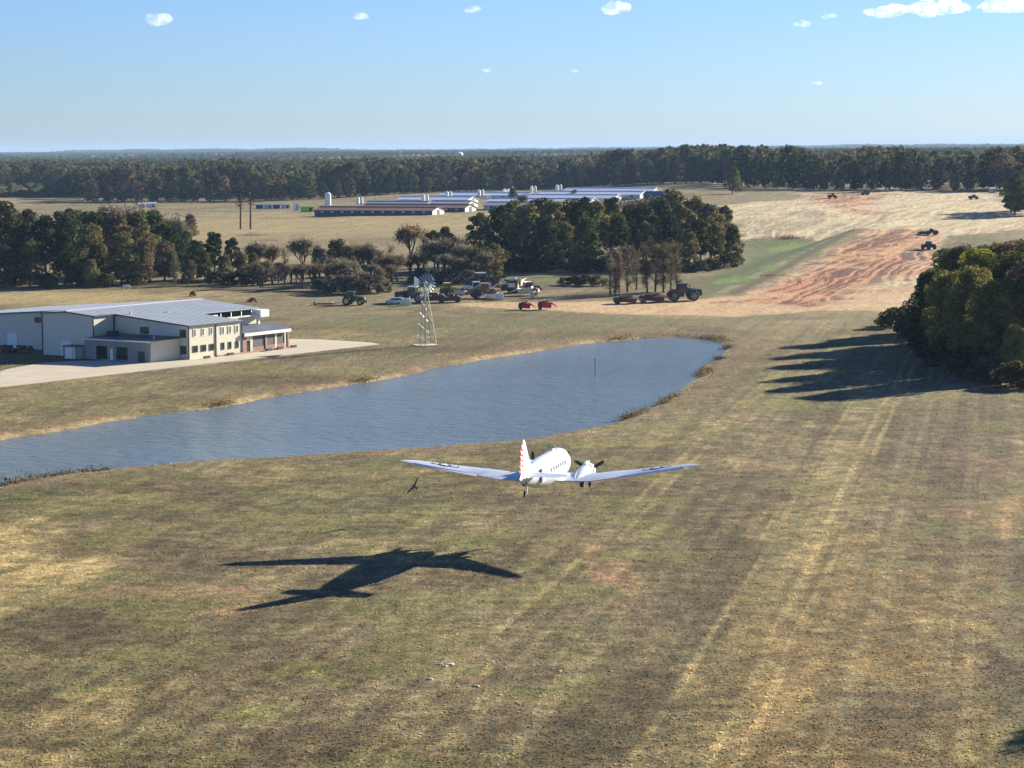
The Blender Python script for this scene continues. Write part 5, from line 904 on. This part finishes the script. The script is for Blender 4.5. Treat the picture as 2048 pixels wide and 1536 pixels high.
for px, py, h, k, ms, H0, lb_ in [(1026, 404, 9, 'oak', MID[0], 20, 'green tree standing left in front of the white barns'), (1044, 419, 8, 'grey', BARE[1], 14, 'leafless tree standing before the gable of the grey barn'), (1122, 407, 8, 'grey', MID[2], 20, 'greyish round tree in front of the white barns, left of two'), (1149, 407, 8, 'oak', MID[3], 20, 'darker green tree in front of the white barns, right of two'), (1085, 412, 5, 'rust', MID[1], 20, 'small brown tree between the two pairs of trees before the barns')]:
    p = on(px, py); put(KN[k], ms, k, p.x, p.y, h, H0, 1.2, lb_, 'tree')
def brush(px, py, w_, d_, h_, n, label, mt='brush'):
    q = on(px, py); n = max(n, 420); P = NR.normal(size=(n, 3)) * np.array([w_ / 3.2, d_ / 3.2, h_ / 2.4]); P[:, 2] = np.abs(P[:, 2]); co, qq = leaves(P, max(.12, h_ * .12), .1)
    o = raw_mesh('brush_pile' if mt == 'brush' else 'reed_clump', co, qq, None, LM[mt]); o.location = q; tag(o, label, 'brush pile' if mt == 'brush' else 'reeds', None if mt == 'brush' else 'reed clumps along the pond shore'); return o
brush(505, 471, 12, 4, 1.2, 700, 'long low pile of dead brush below the two dead pines'); brush(537, 482, 9, 3, 1, 400, 'smaller brush pile below and right of the long one'); brush(1290, 418, 22, 10, 5, 1200, 'large dark brush heap above the grove'); brush(1580, 477, 9, 4, 1.6, 400, 'dark heap of uprooted brush on the green slope'); brush(1545, 552, 9, 3, .8, 250, 'thin line of debris on the green embankment')
for px, py, w_, n in [(440, 803, 5.5, 500), (735, 755, 6, 500), (1420, 737, 7, 700), (1400, 741, 6, 500), (1447, 713, 3, 200), (1290, 822, 6, 450), (1262, 830, 5, 400), (1345, 786, 4, 250), (1325, 800, 5, 350), (1450, 673, 9, 500), (1430, 670, 8, 400), (1466, 690, 5, 300), (1240, 672, 8, 350), (130, 945, 7, 400), (60, 955, 8, 500), (200, 937, 6, 350), (10, 968, 8, 500)]:
    q = at(px, py)
    for _ in range(12):
        s0, sx_, sy_ = [float(sdf(POND, np.array([q.x + a]), np.array([q.y + b]))[0]) for a, b in ((0, 0), (.5, 0), (0, .5))]
        gx, gy = (sx_ - s0) / .5, (sy_ - s0) / .5; q.x += gx * (.6 - s0) * .5; q.y += gy * (.6 - s0) * .5
    o = brush(px, py, w_, 2.0, .9, n, 'dark reed clump at the waterline of the pond', 'reed'); o.location = (q.x, q.y, max(Z(q.x, q.y), WZ) - .05); o.rotation_euler.z = math.atan2(gx, -gy) + math.pi if abs(gx) + abs(gy) > 0 else 0
# white cow at the edge of the wood
p = on(252, 579); cw = MB(); N8 = [k * math.pi / 5 for k in range(10)]
cw.loft([[(x, math.cos(a) * w_, z + math.sin(a) * h_) for a in N8] for x, z, w_, h_ in ((-1.05, 1.15, .12, .18), (-.9, 1.12, .32, .36), (-.3, 1.05, .4, .42), (.4, 1.08, .38, .42), (.85, 1.15, .26, .34), (1.1, 1.1, .17, .22), (1.35, .85, .12, .15), (1.5, .55, .13, .14), (1.68, .35, .08, .08))])
for x, y in ((-.8, .2), (-.8, -.2), (.65, .2), (.65, -.2)): cw.cyl((x, y, .9), (x + .04, y, .45), .13, .07, 7); cw.cyl((x + .04, y, .45), (x, y, 0), .07, .06, 7)
cw.cyl((-1.05, 0, 1.2), (-1.2, 0, .5), .04, .03, 5); o = cw.build('white_cow', mat('white_hide', (.75, .7, .6), .9), None, True); o.location = p; o.rotation_euler = (0, 0, .2); o.scale = (.85,) * 3; tag(o, 'white cow grazing at the edge of the dark wood behind the building', 'cow')
# pale stones in the grass
for i, (px, py, s_) in enumerate([(880, 1329, .5), (900, 1330, .75), (892, 1333, .5), (860, 1359, .55), (985, 1324, .4), (908, 1364, .4), (953, 1373, .5), (1000, 1391, .4), (1120, 1343, .45), (1222, 1343, .4), (1381, 1347, .4), (878, 1319, .3), (1345, 1437, .35)]):
    p = on(px, py); m = MB(); m.loft([[(math.cos(k * math.pi / 4) * r_ * (1 + .3 * math.sin(k * 2.1 + i)), math.sin(k * math.pi / 4) * r_ * .6 * (1 + .3 * math.cos(k * 1.7 + i)), z) for k in range(8)] for z, r_ in ((-.1, .5), (.05, .5), (.16, .3), (.18, .05))])
    o = m.build('pale_stone', mat('pale_stone', (.5, .45, .36), .9), None); o.location = p; o.scale = (s_, s_, s_); o.rotation_euler = (0, 0, i); tag(o, 'flat pale stone lying in the foreground grass below the airplane', 'stone', 'pale stones in the foreground grass')
# ------------------------------------------------------------------ far landmarks
def far(px, py, D): d = ray(px, py); d = d / d.y; return Vector((d.x * D, D, HC + d.z * D))
p = far(917, 309, 4200); r = empty('water_tower', (p.x, p.y, 6), 0, 'white bulb shaped water tower rising out of the distant forest', 'water tower'); m = MB(); z0 = p.z - 6
m.loft([[(math.cos(k * math.pi / 10) * a, math.sin(k * math.pi / 10) * a, z0 + b) for k in range(20)] for a, b in ((2.5, -5.2), (6, -4), (8, -2), (8.6, 0), (8, 2.2), (5.5, 4), (2, 4.8), (.3, 5))]); m.build('tank', WHP, r, True); MB().cyl((0, 0, -5), (0, 0, z0 - 4.5), 3, 2.2, 16).build('stem', WHP, r, True)
TWR = mat('far_concrete', (.35, .36, .4), .8)
for px, top, wd_, lb_ in [(1976, 287, 14, 'left one of two tall blocks on the far skyline'), (1983, 290, 16, 'right lower one of two tall blocks on the far skyline'), (1877, 291, 14, 'small block on the far skyline left of the two tall ones'), (1936, 291, 10, 'narrow tower on the far skyline between the blocks')]:
    p = far(px, top, 13000); r = empty('office_tower', (p.x, p.y, 0), .4, lb_, 'building'); MB().box((0, 0, p.z / 2), (wd_, wd_, p.z)).build('walls', TWR, r); MB().box((0, 0, p.z + .9), (wd_ * .6, wd_ * .6, 2)).build('roof_plant', TWR, r)
for px, top, D, lb_ in [(1009, 291, 5200, 'thin lattice mast on the horizon right of the water tower'), (2015, 303, 2100, 'lattice mast above the forest near the right edge')]:
    p = far(px, top, D); m = MB(); w_ = D / 5200 * .9; z1 = p.z
    for a, b in ((-1, -1), (1, -1), (0, 1)): m.cyl((a * w_ * 1.3, b * w_ * 1.3, 0), (a * w_ * .3, b * w_ * .3, z1), w_ * .14, w_ * .1, 4)
    for k in range(14): z = z1 * k / 14; q = 1.3 - k / 14; m.cyl((-w_ * q, -w_ * q, z), (w_ * q, -w_ * q, z + z1 / 14), w_ * .09, w_ * .09, 4)
    o = m.build('lattice_mast', STEEL, None); o.location = (p.x, p.y, 0); tag(o, lb_, 'mast')
# ------------------------------------------------------------------ clouds
cm = bpy.data.materials.new('cloud'); cm.use_nodes = True; n = cm.node_tree; n.nodes.remove(n.nodes['Principled BSDF'])
vs_ = n.nodes.new('ShaderNodeVolumePrincipled'); vs_.inputs['Color'].default_value = (.98, .98, 1, 1); vs_.inputs['Anisotropy'].default_value = .2; n.links.new(vs_.outputs[0], n.nodes['Material Output'].inputs['Volume'])
tcn = n.nodes.new('ShaderNodeTexCoord'); nz = n.nodes.new('ShaderNodeTexNoise'); nz.inputs['Scale'].default_value = .011; nz.inputs['Detail'].default_value = 4; nz.inputs['Roughness'].default_value = .6; n.links.new(tcn.outputs['Object'], nz.inputs[0])
mr = n.nodes.new('ShaderNodeMapRange'); mr.inputs[1].default_value = .44; mr.inputs[2].default_value = .68; mr.inputs[3].default_value = 0; mr.inputs[4].default_value = .014; n.links.new(nz.outputs[0], mr.inputs[0]); n.links.new(mr.outputs[0], vs_.inputs['Density'])
def cloud(px, py, w_, h_, label, D=18000, nb=16, seed=0, flat=.0):
    rs = random.Random(seed); c = far(px, py, D); k = D / F; bm = bmesh.new()
    for i in range(nb):
        t = rs.uniform(-1, 1); r_ = h_ * k * rs.uniform(.3, .55) * (1 - .6 * t * t); s_ = bmesh.ops.create_icosphere(bm, subdivisions=3, radius=1)
        ox, oz, oy = t * w_ * k * .42, rs.uniform(-.15, .25) * h_ * k * (1 - t * t * .7), rs.uniform(-.3, .3) * w_ * k
        for v in s_['verts']:
            q = v.co.copy(); nn = vnoise(q.x * 2.2 + i, q.y * 2.2 + q.z * 3.1, i) + .5 * vnoise(q.x * 5 + i, q.y * 5 + q.z * 6, i); f_ = .75 + .45 * float(nn)
            v.co = Vector((ox + q.x * r_ * 1.7 * f_, oy + q.y * r_ * 1.5 * f_, oz + q.z * r_ * f_ * (1 if q.z > 0 else .7)))
    me = bpy.data.meshes.new('cloud'); bm.to_mesh(me); bm.free(); me.polygons.foreach_set('use_smooth', [True] * len(me.polygons)); me.materials.append(cm); o = bpy.data.objects.new('cloud', me); COL.objects.link(o); o.location = c; tag(o, label, 'cloud')
cloud(318, 43, 36, 26, 'small round white cloud alone high on the left', seed=1); cloud(721, 35, 24, 15, 'tiny white cloud left of the top centre', seed=2, nb=9); cloud(946, 20, 26, 16, 'tiny white cloud just left of the top centre near the edge', seed=3, nb=9)
cloud(1231, 19, 46, 27, 'white puffy cloud right of the top centre', seed=4); cloud(1604, 48, 32, 13, 'small wispy cloud below left of the long cloud', seed=5, nb=9); cloud(1657, 33, 30, 12, 'small wispy cloud directly left of the long cloud', seed=6, nb=9)
cloud(1775, 25, 105, 24, 'lower left part of the long white cloud bank at the upper right', seed=7, nb=22); cloud(1875, 18, 130, 32, 'main part of the long white cloud bank at the upper right', seed=8, nb=30); cloud(2010, 14, 110, 28, 'white cloud cut by the right edge of the picture', seed=9, nb=22)
cloud(971, 142, 24, 9, 'faint cloud wisp low in the centre', seed=10, nb=7); cloud(1635, 166, 32, 8, 'faint flat cloud wisp low on the right', seed=11, nb=7); cloud(1150, 143, 10, 8, 'very small faint cloud wisp right of the centre', seed=12, nb=4)


# ------------------------------------------------------------------ dry grass of the foreground
nT = 170000; rs = np.random.RandomState(3); ty = 122 + (rs.rand(nT) ** 1.9) * 360; tx_ = ty * rs.uniform(-.26, .26, nT); k = (pond_s(tx_, ty) > 1.2) & (sdf(app, tx_, ty) > .2); tx_, ty = tx_[k], ty[k]; tz_ = terr(tx_, ty)
cg = ground_color(tx_[:, None], ty[:, None], tz_[:, None])[0][:, 0, :] * rs.uniform(.9, 2.2, (len(tx_), 1)); sz_ = rs.uniform(.04, .09, len(tx_)) * (1 + .6 * (ty / 300))
P = np.stack([tx_, ty, tz_ + sz_ * .45], 1); dv = rs.normal(size=P.shape) * np.array([1, 1, .5]); dv /= np.linalg.norm(dv, axis=1)[:, None]; sd = np.cross(dv, rs.normal(size=P.shape)); sd /= np.linalg.norm(sd, axis=1)[:, None]
u = dv * sz_[:, None]; v = sd * sz_[:, None] * .5; co = np.stack([P - u, P - v, P + u, P + v], 1).reshape(-1, 3)
tm = bpy.data.materials.new('dry_grass'); tm.use_nodes = True; n = tm.node_tree; n.nodes.remove(n.nodes['Principled BSDF']); v = n.nodes.new('ShaderNodeVertexColor'); v.layer_name = 'Col'; d_ = n.nodes.new('ShaderNodeBsdfDiffuse'); t_ = n.nodes.new('ShaderNodeBsdfTranslucent'); x_ = n.nodes.new('ShaderNodeMixShader'); x_.inputs[0].default_value = .5
n.links.new(v.outputs[0], d_.inputs[0]); n.links.new(v.outputs[0], t_.inputs[0]); n.links.new(d_.outputs[0], x_.inputs[1]); n.links.new(t_.outputs[0], x_.inputs[2]); n.links.new(x_.outputs[0], n.nodes['Material Output'].inputs[0])
tag(raw_mesh('dry_grass', co, np.arange(len(co)).reshape(-1, 4), np.repeat(cg, 4, 0), tm), 'dry grass blades covering the foreground field', 'grass', kind='stuff')
